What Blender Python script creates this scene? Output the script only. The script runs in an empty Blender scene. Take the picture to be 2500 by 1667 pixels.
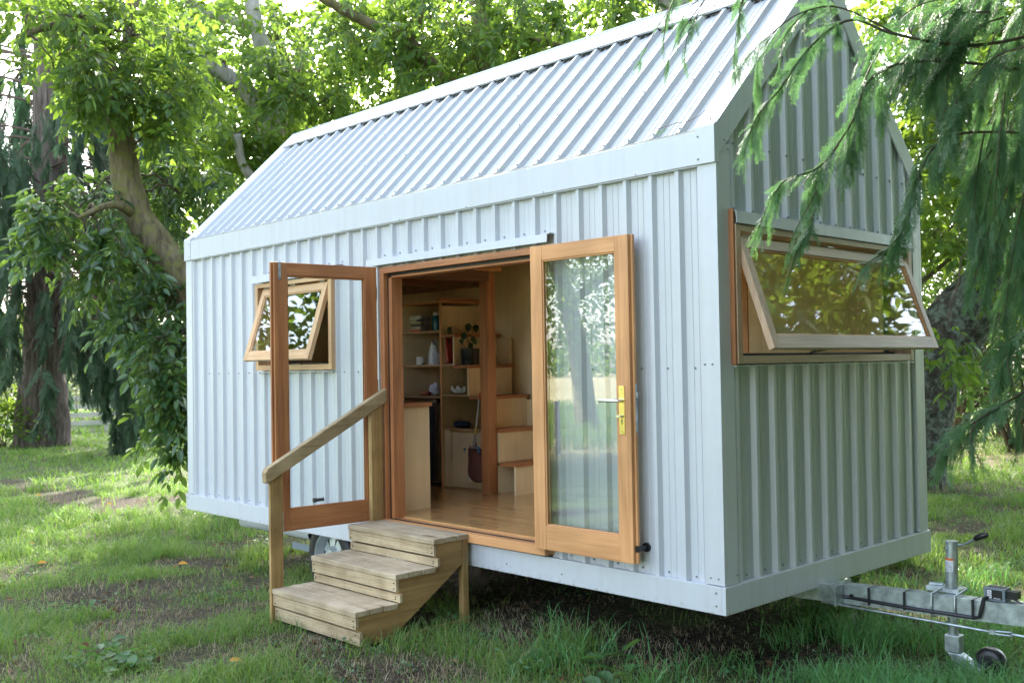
import bpy, math, random
import numpy as np
from mathutils import Vector, Matrix, Euler
random.seed(7); RG = np.random.default_rng(11)
SC = bpy.context.scene
COL = SC.collection
R = math.radians

# ------------------------------------------------------------------ camera
CAM = np.array([9.4919, -4.5938, 1.3650]); EUL = (1.59382, 0.01685, 0.80978); F = 2474.87
cam = bpy.data.objects.new('camera', bpy.data.cameras.new('camera')); COL.objects.link(cam)
cam.location = CAM; cam.rotation_euler = EUL
cam.data.sensor_width = 36; cam.data.lens = F / 2500 * 36; cam.data.clip_end = 2000; cam.data.clip_start = .05
cam.data.dof.use_dof = True; cam.data.dof.focus_distance = 6.9; cam.data.dof.aperture_fstop = 4.5
SC.camera = cam
MR = np.array(Euler(EUL, 'XYZ').to_matrix())
RIGHT, UPV, FWD = MR[:, 0], MR[:, 1], -MR[:, 2]
K = 2500 / 2352.0
def ray(u, v):
    return FWD + RIGHT * ((u * K - 1250) / F) - UPV * ((v * K - 833.5) / F)
def at(u, v, d):
    """a point of the place seen at (u, v) of the survey photo, d metres deep"""
    return CAM + ray(u, v) * d

# ------------------------------------------------------------------ ground height
def vnoise(x, y, seed=0):
    x = np.asarray(x, float); y = np.asarray(y, float)
    xi = np.floor(x).astype(np.int64); yi = np.floor(y).astype(np.int64); fx = x - xi; fy = y - yi
    fx = fx * fx * (3 - 2 * fx); fy = fy * fy * (3 - 2 * fy)
    def h(a, b):
        n = (a * 374761393 + b * 668265263 + seed * 974634777) & 0xffffffff
        n = ((n ^ (n >> 13)) * 1274126177) & 0xffffffff
        return ((n ^ (n >> 16)) & 0xffff) / 65535.0
    return (h(xi, yi) * (1 - fx) + h(xi + 1, yi) * fx) * (1 - fy) + (h(xi, yi + 1) * (1 - fx) + h(xi + 1, yi + 1) * fx) * fy
def gz(x, y):
    x = np.asarray(x, float); y = np.asarray(y, float)
    z = -.365 - .034 * np.clip(4.3 - x, 0, 4.5) - .045 * np.clip(3.0 - x, 0, 1.2) - .02 * np.clip(x - 4.3, 0, 3)
    z = z + .05 * (vnoise(x * .5, y * .5, 3) - .5) + .03 * (vnoise(x * 2.1, y * 2.1, 5) - .5) + .015 * (vnoise(x * 6, y * 6, 9) - .5)
    return z
def ground_hit(u, v):
    r = ray(u, v); t = 2.
    for _ in range(4000):
        p = CAM + r * t
        if p[2] <= gz(p[0], p[1]): return p
        t += .02
    return p
def bare(x, y):
    """0 lush .. 1 bare soil"""
    n = .6 * vnoise(x * .8, y * .8, 21) + .4 * vnoise(x * 2.3, y * 2.3, 22)
    b = np.clip((n - .54) * 4, 0, 1)
    for (cx, cy, r, a) in BARE:
        b = np.maximum(b, a * np.clip(1.5 * np.exp(-((x - cx) ** 2 + (y - cy) ** 2) / (r * r)) * (.35 + 1.1 * vnoise(x * 3, y * 3, 23)) - .12, 0, 1))
    return np.clip(b, 0, 1)
BARE = []
for (u, v, r, a) in ((190, 1370, .9, 1), (330, 1430, .7, 1), (470, 1340, .7, .8), (560, 1400, .5, .9), (250, 1480, .45, .8), (620, 1480, .5, .8), (780, 1490, .5, .9),
                     (600, 1250, .6, .9), (690, 1300, .6, .8), (1230, 1450, .5, 1), (1350, 1430, .5, 1), (1800, 1450, .7, 1), (1900, 1500, .5, 1), (1650, 1440, .5, .9),
                     (2050, 1440, .4, .7), (1150, 1500, .4, .6), (900, 1530, .4, .7), (1100, 1420, .5, .9), (60, 1310, .5, .7), (440, 1540, .3, .6)):
    p = ground_hit(u, v); BARE.append((p[0], p[1], r * 1.05, a * .9))
BARE.append((3.0, 1.3, 2.6, .9)); BARE.append((5.9, .5, .9, 1.)); BARE.append((6.5, .9, .6, .9))
SUNNY = ground_hit(2275, 1082)  # anchor for the pool of sunlight painted into the ground colour

# ------------------------------------------------------------------ materials
def new_mat(name):
    m = bpy.data.materials.new(name); m.use_nodes = True; nt = m.node_tree
    return m, nt, nt.nodes['Principled BSDF'], nt.nodes['Material Output']
def N(nt, t, **kw):
    n = nt.nodes.new(t)
    for k, v in kw.items():
        if k.startswith('_'): setattr(n, k[1:], v)
        else: n.inputs[k.replace('__', ' ')].default_value = v
    return n
def ramp(nt, stops, interp='LINEAR'):
    r = nt.nodes.new('ShaderNodeValToRGB'); e = r.color_ramp.elements; r.color_ramp.interpolation = interp
    while len(e) > 1: e.remove(e[-1])
    for i, (p, c) in enumerate(stops):
        x = e[0] if i == 0 else e.new(p)
        x.position = p; x.color = (*c, 1)
    return r
def coords(nt, scale, rot=(0, 0, 0)):
    t = nt.nodes.new('ShaderNodeTexCoord'); m = nt.nodes.new('ShaderNodeMapping')
    m.inputs['Scale'].default_value = scale; m.inputs['Rotation'].default_value = rot
    nt.links.new(t.outputs['Object'], m.inputs['Vector']); return m
def plain(name, c, rough=.5, metal=0, var=.12, scale=6, bump=0, spec=.5):
    m, nt, b, o = new_mat(name)
    co = coords(nt, (scale,) * 3); n = N(nt, 'ShaderNodeTexNoise', Scale=1, Detail=5); nt.links.new(co.outputs[0], n.inputs['Vector'])
    r = ramp(nt, [(.3, tuple(x * (1 - var) for x in c)), (.7, tuple(min(1, x * (1 + var)) for x in c))]); nt.links.new(n.outputs[0], r.inputs[0]); nt.links.new(r.outputs[0], b.inputs['Base Color'])
    b.inputs['Roughness'].default_value = rough; b.inputs['Metallic'].default_value = metal; b.inputs['Specular IOR Level'].default_value = spec
    if bump:
        bp = N(nt, 'ShaderNodeBump', Strength=bump, Distance=.01); nt.links.new(n.outputs[0], bp.inputs['Height']); nt.links.new(bp.outputs[0], b.inputs['Normal'])
    return m
def metal_sheet(name, c, rough=.3, wave=.35, met=.45):
    m, nt, b, o = new_mat(name)
    co = coords(nt, (1.3, 1.3, .9)); n = N(nt, 'ShaderNodeTexNoise', Scale=2.2, Detail=3); nt.links.new(co.outputs[0], n.inputs['Vector'])
    n2 = N(nt, 'ShaderNodeTexNoise', Scale=14, Detail=6); nt.links.new(co.outputs[0], n2.inputs['Vector'])
    r = ramp(nt, [(.35, tuple(x * .975 for x in c)), (.65, c)]); nt.links.new(n2.outputs[0], r.inputs[0])
    # rain streaks, and mud splashed up along the bottom edge
    cs = coords(nt, (16, 16, .5)); n3 = N(nt, 'ShaderNodeTexNoise', Scale=1, Detail=5); nt.links.new(cs.outputs[0], n3.inputs['Vector'])
    r3 = ramp(nt, [(.46, (1, 1, 1)), (.72, (.94, .935, .92))]); nt.links.new(n3.outputs[0], r3.inputs[0])
    mu = N(nt, 'ShaderNodeMix', _data_type='RGBA', _blend_type='MULTIPLY'); mu.inputs[0].default_value = 1; nt.links.new(r.outputs[0], mu.inputs[6]); nt.links.new(r3.outputs[0], mu.inputs[7])
    tc = nt.nodes.new('ShaderNodeTexCoord'); sx = nt.nodes.new('ShaderNodeSeparateXYZ'); nt.links.new(tc.outputs['Object'], sx.inputs[0])
    hz = N(nt, 'ShaderNodeMapRange'); hz.inputs['From Min'].default_value = .0; hz.inputs['From Max'].default_value = .16; hz.inputs['To Min'].default_value = .12; hz.inputs['To Max'].default_value = -.2; nt.links.new(sx.outputs[2], hz.inputs['Value'])
    n4 = N(nt, 'ShaderNodeTexNoise', Scale=38, Detail=6, Roughness=.7); nt.links.new(tc.outputs['Object'], n4.inputs['Vector'])
    ad = N(nt, 'ShaderNodeMath', _operation='ADD'); nt.links.new(hz.outputs[0], ad.inputs[0]); nt.links.new(n4.outputs[0], ad.inputs[1])
    r4 = ramp(nt, [(.63, (0, 0, 0)), (.75, (.5, .5, .5))]); nt.links.new(ad.outputs[0], r4.inputs[0])
    mm = N(nt, 'ShaderNodeMix', _data_type='RGBA'); mm.inputs[7].default_value = (.20, .17, .13, 1); nt.links.new(r4.outputs[0], mm.inputs[0]); nt.links.new(mu.outputs[2], mm.inputs[6])
    nt.links.new(mm.outputs[2], b.inputs['Base Color'])
    rr = N(nt, 'ShaderNodeMapRange'); rr.inputs['To Min'].default_value = rough - .04; rr.inputs['To Max'].default_value = rough + .08
    nt.links.new(n2.outputs[0], rr.inputs['Value']); nt.links.new(rr.outputs[0], b.inputs['Roughness'])
    bp = N(nt, 'ShaderNodeBump', Strength=wave, Distance=.02); nt.links.new(n.outputs[0], bp.inputs['Height']); nt.links.new(bp.outputs[0], b.inputs['Normal'])
    b.inputs['Specular IOR Level'].default_value = .6; b.inputs['Metallic'].default_value = met
    return m
def wood(name, dark, light, axis='z', rough=.45, s=1., knots=False, grooves=None, streak=.5, coat=0):
    m, nt, b, o = new_mat(name)
    sc = {'x': (1.2, 22, 22), 'y': (22, 1.2, 22), 'z': (22, 22, 1.2)}[axis]
    co = coords(nt, tuple(q * s for q in sc))
    n = N(nt, 'ShaderNodeTexNoise', Scale=1, Detail=4, Distortion=.6); nt.links.new(co.outputs[0], n.inputs['Vector'])
    co2 = coords(nt, tuple(q * s * (7 if q > 5 else 1.6) for q in sc)); n2 = N(nt, 'ShaderNodeTexNoise', Scale=1, Detail=3); nt.links.new(co2.outputs[0], n2.inputs['Vector'])
    co3 = coords(nt, (1.1, 1.1, 1.1)); n3 = N(nt, 'ShaderNodeTexNoise', Scale=1.7, Detail=2); nt.links.new(co3.outputs[0], n3.inputs['Vector'])
    w = N(nt, 'ShaderNodeMath', _operation='MULTIPLY_ADD'); w.inputs[1].default_value = 2.6; w.inputs[2].default_value = 0
    nt.links.new(n.outputs[0], w.inputs[0])
    fr = N(nt, 'ShaderNodeMath', _operation='PINGPONG'); fr.inputs[1].default_value = .5; nt.links.new(w.outputs[0], fr.inputs[0])
    mx = N(nt, 'ShaderNodeMix', _data_type='FLOAT'); mx.inputs[0].default_value = streak
    nt.links.new(fr.outputs[0], mx.inputs[2]); nt.links.new(n2.outputs[0], mx.inputs[3])
    mid = tuple((a + c) / 2 for a, c in zip(dark, light))
    r = ramp(nt, [(.12, dark), (.34, mid), (.6, light)]); nt.links.new(mx.outputs[0], r.inputs[0])
    br = N(nt, 'ShaderNodeMapRange'); br.inputs['From Min'].default_value = .3; br.inputs['From Max'].default_value = .7; br.inputs['To Min'].default_value = .82; br.inputs['To Max'].default_value = 1.14
    nt.links.new(n3.outputs[0], br.inputs['Value'])
    mul = N(nt, 'ShaderNodeMix', _data_type='RGBA', _blend_type='MULTIPLY'); mul.inputs[0].default_value = 1
    nt.links.new(r.outputs[0], mul.inputs[6]); nt.links.new(br.outputs[0], mul.inputs[7])
    fin = mul.outputs[2]
    if knots:
        ck = coords(nt, {'x': (1.4, 6, 6), 'y': (6, 1.4, 6), 'z': (6, 6, 1.4)}[axis]); vk = N(nt, 'ShaderNodeTexVoronoi', Scale=1.); nt.links.new(ck.outputs[0], vk.inputs['Vector'])
        rk = ramp(nt, [(.05, (.35, .24, .15)), (.085, (.62, .50, .38)), (.13, (1, 1, 1))]); nt.links.new(vk.outputs['Distance'], rk.inputs[0])
        gk = N(nt, 'ShaderNodeTexNoise', Scale=5, Detail=7, Roughness=.65); nt.links.new(co3.outputs[0], gk.inputs['Vector']); rg = ramp(nt, [(.42, (1, 1, 1)), (.72, (.66, .62, .56))]); nt.links.new(gk.outputs[0], rg.inputs[0])
        for q in (rk, rg):
            mk = N(nt, 'ShaderNodeMix', _data_type='RGBA', _blend_type='MULTIPLY'); mk.inputs[0].default_value = 1; nt.links.new(fin, mk.inputs[6]); nt.links.new(q.outputs[0], mk.inputs[7]); fin = mk.outputs[2]
    nt.links.new(fin, b.inputs['Base Color']); b.inputs['Roughness'].default_value = rough
    b.inputs['Coat Weight'].default_value = coat; b.inputs['Coat Roughness'].default_value = .18
    bp = N(nt, 'ShaderNodeBump', Strength=.25, Distance=.002); nt.links.new(mx.outputs[0], bp.inputs['Height'])
    last = bp
    if grooves:
        t = nt.nodes.new('ShaderNodeTexCoord'); sx = nt.nodes.new('ShaderNodeSeparateXYZ'); nt.links.new(t.outputs['Object'], sx.inputs[0])
        g = N(nt, 'ShaderNodeMath', _operation='MULTIPLY'); g.inputs[1].default_value = 2 * math.pi / .0125
        nt.links.new(sx.outputs['xyz'.index(grooves)], g.inputs[0])
        sn = N(nt, 'ShaderNodeMath', _operation='SINE'); nt.links.new(g.outputs[0], sn.inputs[0])
        b2 = N(nt, 'ShaderNodeBump', Strength=.35, Distance=.003); nt.links.new(sn.outputs[0], b2.inputs['Height']); nt.links.new(bp.outputs[0], b2.inputs['Normal']); last = b2
    nt.links.new(last.outputs[0], b.inputs['Normal'])
    return m
def foliage(name, cols, trans=.45, tcol=(.30, .42, .05), rough=.45, spec=.4):
    m, nt, b, o = new_mat(name)
    g = nt.nodes.new('ShaderNodeNewGeometry')
    r = ramp(nt, [(i / max(1, len(cols) - 1), c) for i, c in enumerate(cols)]); nt.links.new(g.outputs['Random Per Island'], r.inputs[0])
    nt.links.new(r.outputs[0], b.inputs['Base Color']); b.inputs['Roughness'].default_value = rough; b.inputs['Specular IOR Level'].default_value = spec
    t = nt.nodes.new('ShaderNodeBsdfTranslucent')
    mc = N(nt, 'ShaderNodeMix', _data_type='RGBA'); mc.inputs[0].default_value = .7; mc.inputs[7].default_value = (*tcol, 1)
    nt.links.new(r.outputs[0], mc.inputs[6]); nt.links.new(mc.outputs[2], t.inputs['Color'])
    mx = nt.nodes.new('ShaderNodeMixShader'); mx.inputs[0].default_value = trans
    nt.links.new(b.outputs[0], mx.inputs[1]); nt.links.new(t.outputs[0], mx.inputs[2]); nt.links.new(mx.outputs[0], o.inputs['Surface'])
    return m
def bark(name, c1, c2, c3, scale=(6, 6, 1.2), bump=.8, moss=None):
    m, nt, b, o = new_mat(name)
    co = coords(nt, scale); n = N(nt, 'ShaderNodeTexNoise', Scale=2.2, Detail=8, Roughness=.65, Distortion=.5); nt.links.new(co.outputs[0], n.inputs['Vector'])
    r = ramp(nt, [(.32, c1), (.5, c2), (.68, c3)]); nt.links.new(n.outputs[0], r.inputs[0]); out = r.outputs[0]
    if moss:
        co2 = coords(nt, (1, 1, 1)); n2 = N(nt, 'ShaderNodeTexNoise', Scale=9, Detail=6, Roughness=.7); nt.links.new(co2.outputs[0], n2.inputs['Vector'])
        r2 = ramp(nt, [(.47, (0, 0, 0)), (.6, (1, 1, 1))]); nt.links.new(n2.outputs[0], r2.inputs[0])
        mx = N(nt, 'ShaderNodeMix', _data_type='RGBA'); mx.inputs[7].default_value = (*moss, 1); nt.links.new(r2.outputs[0], mx.inputs[0]); nt.links.new(out, mx.inputs[6]); out = mx.outputs[2]
    nt.links.new(out, b.inputs['Base Color']); b.inputs['Roughness'].default_value = .9; b.inputs['Specular IOR Level'].default_value = .2
    bp = N(nt, 'ShaderNodeBump', Strength=bump, Distance=.03); nt.links.new(n.outputs[0], bp.inputs['Height']); nt.links.new(bp.outputs[0], b.inputs['Normal'])
    return m
def glass(name, f0=.07, tint=(.97, .985, .98)):
    m, nt, b, o = new_mat(name); nt.nodes.remove(b)
    tr = nt.nodes.new('ShaderNodeBsdfTransparent'); tr.inputs[0].default_value = (*tint, 1)
    gl = nt.nodes.new('ShaderNodeBsdfGlossy'); gl.inputs['Roughness'].default_value = 0
    lw = N(nt, 'ShaderNodeLayerWeight', Blend=.5); pw = N(nt, 'ShaderNodeMath', _operation='POWER'); pw.inputs[1].default_value = 5; nt.links.new(lw.outputs['Facing'], pw.inputs[0])
    fr = N(nt, 'ShaderNodeMath', _operation='MULTIPLY_ADD'); fr.inputs[1].default_value = 1 - f0; fr.inputs[2].default_value = f0; nt.links.new(pw.outputs[0], fr.inputs[0])
    mx = nt.nodes.new('ShaderNodeMixShader'); nt.links.new(fr.outputs[0], mx.inputs[0]); nt.links.new(tr.outputs[0], mx.inputs[1]); nt.links.new(gl.outputs[0], mx.inputs[2])
    nt.links.new(mx.outputs[0], o.inputs['Surface']); return m

M = {}
M['sheet'] = metal_sheet('painted_steel_sheet', (.525, .55, .592), .36, .12, .10)
M['roofsheet'] = metal_sheet('painted_roof_sheet', (.43, .455, .485), .52, .12, .05)
M['trim'] = metal_sheet('painted_steel_trim', (.545, .57, .612), .38, .35, .10)
M['gutter'] = plain('bare_gutter_steel', (.34, .34, .29), .5)
M['dark'] = plain('shadow_black_foam', (.015, .015, .016), .8)
M['black'] = plain('black_rubber', (.012, .012, .014), .55, var=.3)
M['blackp'] = plain('black_plastic', (.014, .014, .016), .35)
M['screw'] = plain('screw_zinc', (.30, .32, .34), .35, .8)
M['ced_x'] = wood('cedar_x', (.45, .20, .075), (.67, .345, .15), 'x')
M['ced_y'] = wood('cedar_y', (.45, .20, .075), (.67, .345, .15), 'y')
M['ced_z'] = wood('cedar_z', (.45, .20, .075), (.67, .345, .15), 'z')
M['red_x'] = wood('red_and_shaded_cedar_x', (.25, .09, .035), (.47, .20, .08), 'x')  # darker cedar for joinery; on the left door its tone stands for shade
M['red_y'] = wood('red_cedar_y', (.25, .09, .035), (.47, .20, .08), 'y')
M['red_z'] = wood('red_and_shaded_cedar_z', (.25, .09, .035), (.47, .20, .08), 'z')
M['pale_x'] = wood('pale_cedar_x', (.44, .24, .11), (.66, .43, .24), 'x')
M['pale_z'] = wood('pale_cedar_z', (.44, .24, .11), (.66, .43, .24), 'z')
M['grey_y'] = wood('weathered_cedar_y', (.36, .24, .16), (.56, .42, .31), 'y')
M['grey_z'] = wood('weathered_cedar_z', (.34, .21, .125), (.53, .37, .25), 'z')
M['ply'] = wood('plywood', (.62, .485, .29), (.76, .62, .40), 'z', .5, .8, streak=.75)
M['plyedge'] = wood('plywood_edge', (.30, .18, .08), (.44, .27, .13), 'y', .5)
M['floorb'] = wood('floor_boards', (.36, .18, .07), (.60, .36, .15), 'x', .2, 1, coat=.4)
M['dkbeam'] = wood('dark_beam', (.10, .04, .02), (.22, .09, .045), 'y', .5)
M['dec_x'] = wood('grey_decking_x', (.31, .225, .13), (.56, .46, .325), 'x', .75, knots=True)
M['rib_x'] = wood('ribbed_decking_x', (.32, .225, .12), (.57, .455, .295), 'x', .75, grooves='z', knots=True)
M['pine_z'] = wood('treated_pine_z', (.25, .145, .05), (.47, .31, .125), 'z', .65, .6, knots=True)
M['pine_y'] = wood('treated_pine_y', (.22, .12, .042), (.45, .285, .11), 'y', .65, .6, knots=True)
M['rail_y'] = wood('weathered_rail', (.24, .165, .075), (.44, .34, .20), 'y', .7, knots=True)
M['glass'] = glass('window_glass', .16)
M['glass2'] = glass('clear_glass', .02, (.96, .98, .97))
M['brass'] = plain('brass', (.80, .66, .28), .22, 1)
M['chrome'] = plain('satin_chrome', (.75, .75, .74), .22, 1)
M['galv'] = plain('galvanised_steel', (.40, .45, .47), .40, .7, .42, 16)
M['pvc'] = plain('grey_plastic_pipe', (.42, .45, .46), .4)
M['rimpaint'] = plain('silver_wheel_paint', (.42, .47, .48), .3, .4)
M['white'] = plain('white_ceramic', (.62, .62, .60), .3)
M['greyc'] = plain('grey_ceramic', (.36, .37, .39), .35)
M['paper'] = plain('paper', (.50, .46, .38), .8)
def col(n, c, r=.6): M[n] = plain(n, c, r)
col('book_red', (.42, .045, .03)); col('book_orange', (.55, .12, .05)); col('book_cream', (.55, .50, .38)); col('book_olive', (.34, .35, .16)); col('book_dark', (.05, .06, .055)); col('book_blue', (.035, .04, .28)); col('book_lilac', (.30, .27, .55)); col('book_white', (.60, .62, .60))
col('teal', (.01, .085, .10), .25); col('navy', (.012, .018, .045), .9); col('maroon', (.11, .038, .03), .95); col('tassel_blue', (.01, .16, .33), .9); col('knit', (.28, .22, .24), .95); col('strap_y', (.45, .30, .06), .9); col('strap_o', (.50, .14, .07), .9); col('fringe', (.50, .47, .42), .9)
col('bread', (.35, .14, .05), .7); col('plum', (.10, .01, .02), .3); col('cloth', (.62, .60, .66), .9); col('shell', (.60, .58, .53), .6); col('driftwood', (.06, .05, .05), .9)
col('sticker', (.66, .69, .74), .5); col('sticker_orange', (.60, .16, .03), .5); col('ink', (.10, .10, .11), .6); col('ink_red', (.35, .02, .05), .6); col('boxgrey', (.16, .20, .23), .5)
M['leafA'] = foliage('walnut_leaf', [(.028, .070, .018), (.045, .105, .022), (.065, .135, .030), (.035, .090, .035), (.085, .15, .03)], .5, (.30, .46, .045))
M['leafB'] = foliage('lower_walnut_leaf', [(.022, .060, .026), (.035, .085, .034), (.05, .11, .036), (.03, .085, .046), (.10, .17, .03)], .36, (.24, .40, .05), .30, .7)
M['leafC'] = foliage('sunny_leaf', [(.04, .095, .015), (.06, .13, .02), (.085, .16, .025), (.035, .09, .02)], .52, (.34, .50, .05))  # brighter copy of the walnut leaf, sunlight put into its greens
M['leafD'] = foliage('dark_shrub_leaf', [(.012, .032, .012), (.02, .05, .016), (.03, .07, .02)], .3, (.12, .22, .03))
M['leafP'] = foliage('hazed_leaf', [(.16, .20, .12), (.20, .22, .16), (.24, .22, .19), (.14, .20, .10)], .4, (.35, .40, .2))  # greyed greens put distance haze into the leaf colour
M['cyp'] = foliage('cypress_spray', [(.042, .115, .05), (.055, .145, .062), (.085, .185, .07), (.055, .145, .078), (.075, .165, .08), (.10, .12, .05)], .4, (.19, .40, .12), .5, .35)
M['cypfar'] = foliage('redwood_spray', [(.034, .062, .036), (.05, .082, .045), (.072, .11, .055), (.058, .09, .06)], .3, (.12, .30, .14), .6, .3)
M['deadtwig'] = plain('dead_twig', (.12, .085, .065), .9)
M['twig'] = plain('twig_bark', (.10, .075, .05), .9)
M['barkA'] = bark('walnut_bark', (.055, .042, .026), (.14, .115, .07), (.22, .185, .11), (5, 5, 1.1), .9, (.15, .15, .05))
M['barkB'] = bark('pale_bark', (.17, .16, .14), (.33, .31, .28), (.46, .44, .40), (3, 3, 1.5), .5, (.30, .29, .22))
M['barkR'] = bark('redwood_bark', (.03, .023, .02), (.10, .078, .067), (.19, .155, .14), (5, 5, .35), 1., None)
M['barkL'] = bark('lichen_bark', (.018, .016, .013), (.06, .055, .045), (.12, .11, .09), (4, 4, 3), 1., (.16, .20, .16))
M['grass'] = foliage('grass_blade', [(.07, .15, .03), (.09, .19, .04), (.12, .23, .05), (.10, .20, .05), (.17, .24, .07), (.30, .27, .13)], .4, (.26, .44, .06), .5, .35)
M['grassc'] = foliage('lush_grass_blade', [(.07, .21, .07), (.09, .26, .085), (.13, .31, .10), (.12, .28, .12)], .38, (.24, .50, .11), .45, .4)
M['straw'] = foliage('dry_grass_stalk', [(.32, .26, .15), (.42, .35, .22), (.24, .19, .12), (.50, .44, .31)], .2, (.3, .25, .12), .7, .2)
M['weed'] = foliage('weed_leaf', [(.03, .095, .03), (.045, .13, .04), (.065, .16, .05), (.04, .11, .05)], .35, (.2, .4, .06), .45, .4)
M['dead'] = foliage('dead_leaf', [(.11, .045, .02), (.17, .075, .035), (.08, .04, .025), (.22, .13, .07)], .15, (.2, .1, .03), .7, .2)
M['yellow'] = foliage('yellow_leaf', [(.62, .33, .02), (.55, .24, .015)], .2, (.6, .35, .02))

def ground_mat():
    m, nt, b, o = new_mat('ground_soil')
    co = coords(nt, (1, 1, 1))
    n1 = N(nt, 'ShaderNodeTexNoise', Scale=1.1, Detail=6, Roughness=.6); n2 = N(nt, 'ShaderNodeTexNoise', Scale=28, Detail=8, Roughness=.7)
    for n in (n1, n2): nt.links.new(co.outputs[0], n.inputs['Vector'])
    soil = ramp(nt, [(.3, (.016, .012, .010)), (.5, (.042, .031, .024)), (.62, (.11, .085, .062)), (.74, (.24, .20, .15))]); nt.links.new(n2.outputs[0], soil.inputs[0])
    gr = ramp(nt, [(.3, (.03, .055, .015)), (.5, (.08, .12, .035)), (.7, (.17, .18, .08))]); nt.links.new(n2.outputs[0], gr.inputs[0])
    at_ = nt.nodes.new('ShaderNodeAttribute'); at_.attribute_name = 'bare_soil'
    mx = N(nt, 'ShaderNodeMix', _data_type='RGBA'); nt.links.new(at_.outputs['Fac'], mx.inputs[0]); nt.links.new(gr.outputs[0], mx.inputs[6]); nt.links.new(soil.outputs[0], mx.inputs[7])
    a2 = nt.nodes.new('ShaderNodeAttribute'); a2.attribute_name = 'dry_sunlit_meadow'; dm = ramp(nt, [(.3, (.30, .27, .13)), (.6, (.46, .40, .22)), (.75, (.52, .47, .30))]); nt.links.new(n1.outputs[0], dm.inputs[0])  # dry straw tones, also used to paint sunlit ground
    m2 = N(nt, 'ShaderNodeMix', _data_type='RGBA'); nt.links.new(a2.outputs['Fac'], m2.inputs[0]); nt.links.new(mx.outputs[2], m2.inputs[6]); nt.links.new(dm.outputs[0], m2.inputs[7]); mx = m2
    nt.links.new(mx.outputs[2], b.inputs['Base Color']); b.inputs['Roughness'].default_value = .95; b.inputs['Specular IOR Level'].default_value = .15
    bp = N(nt, 'ShaderNodeBump', Strength=1, Distance=.03); nt.links.new(n2.outputs[0], bp.inputs['Height']); nt.links.new(bp.outputs[0], b.inputs['Normal'])
    return m
M['ground'] = ground_mat()

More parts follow.
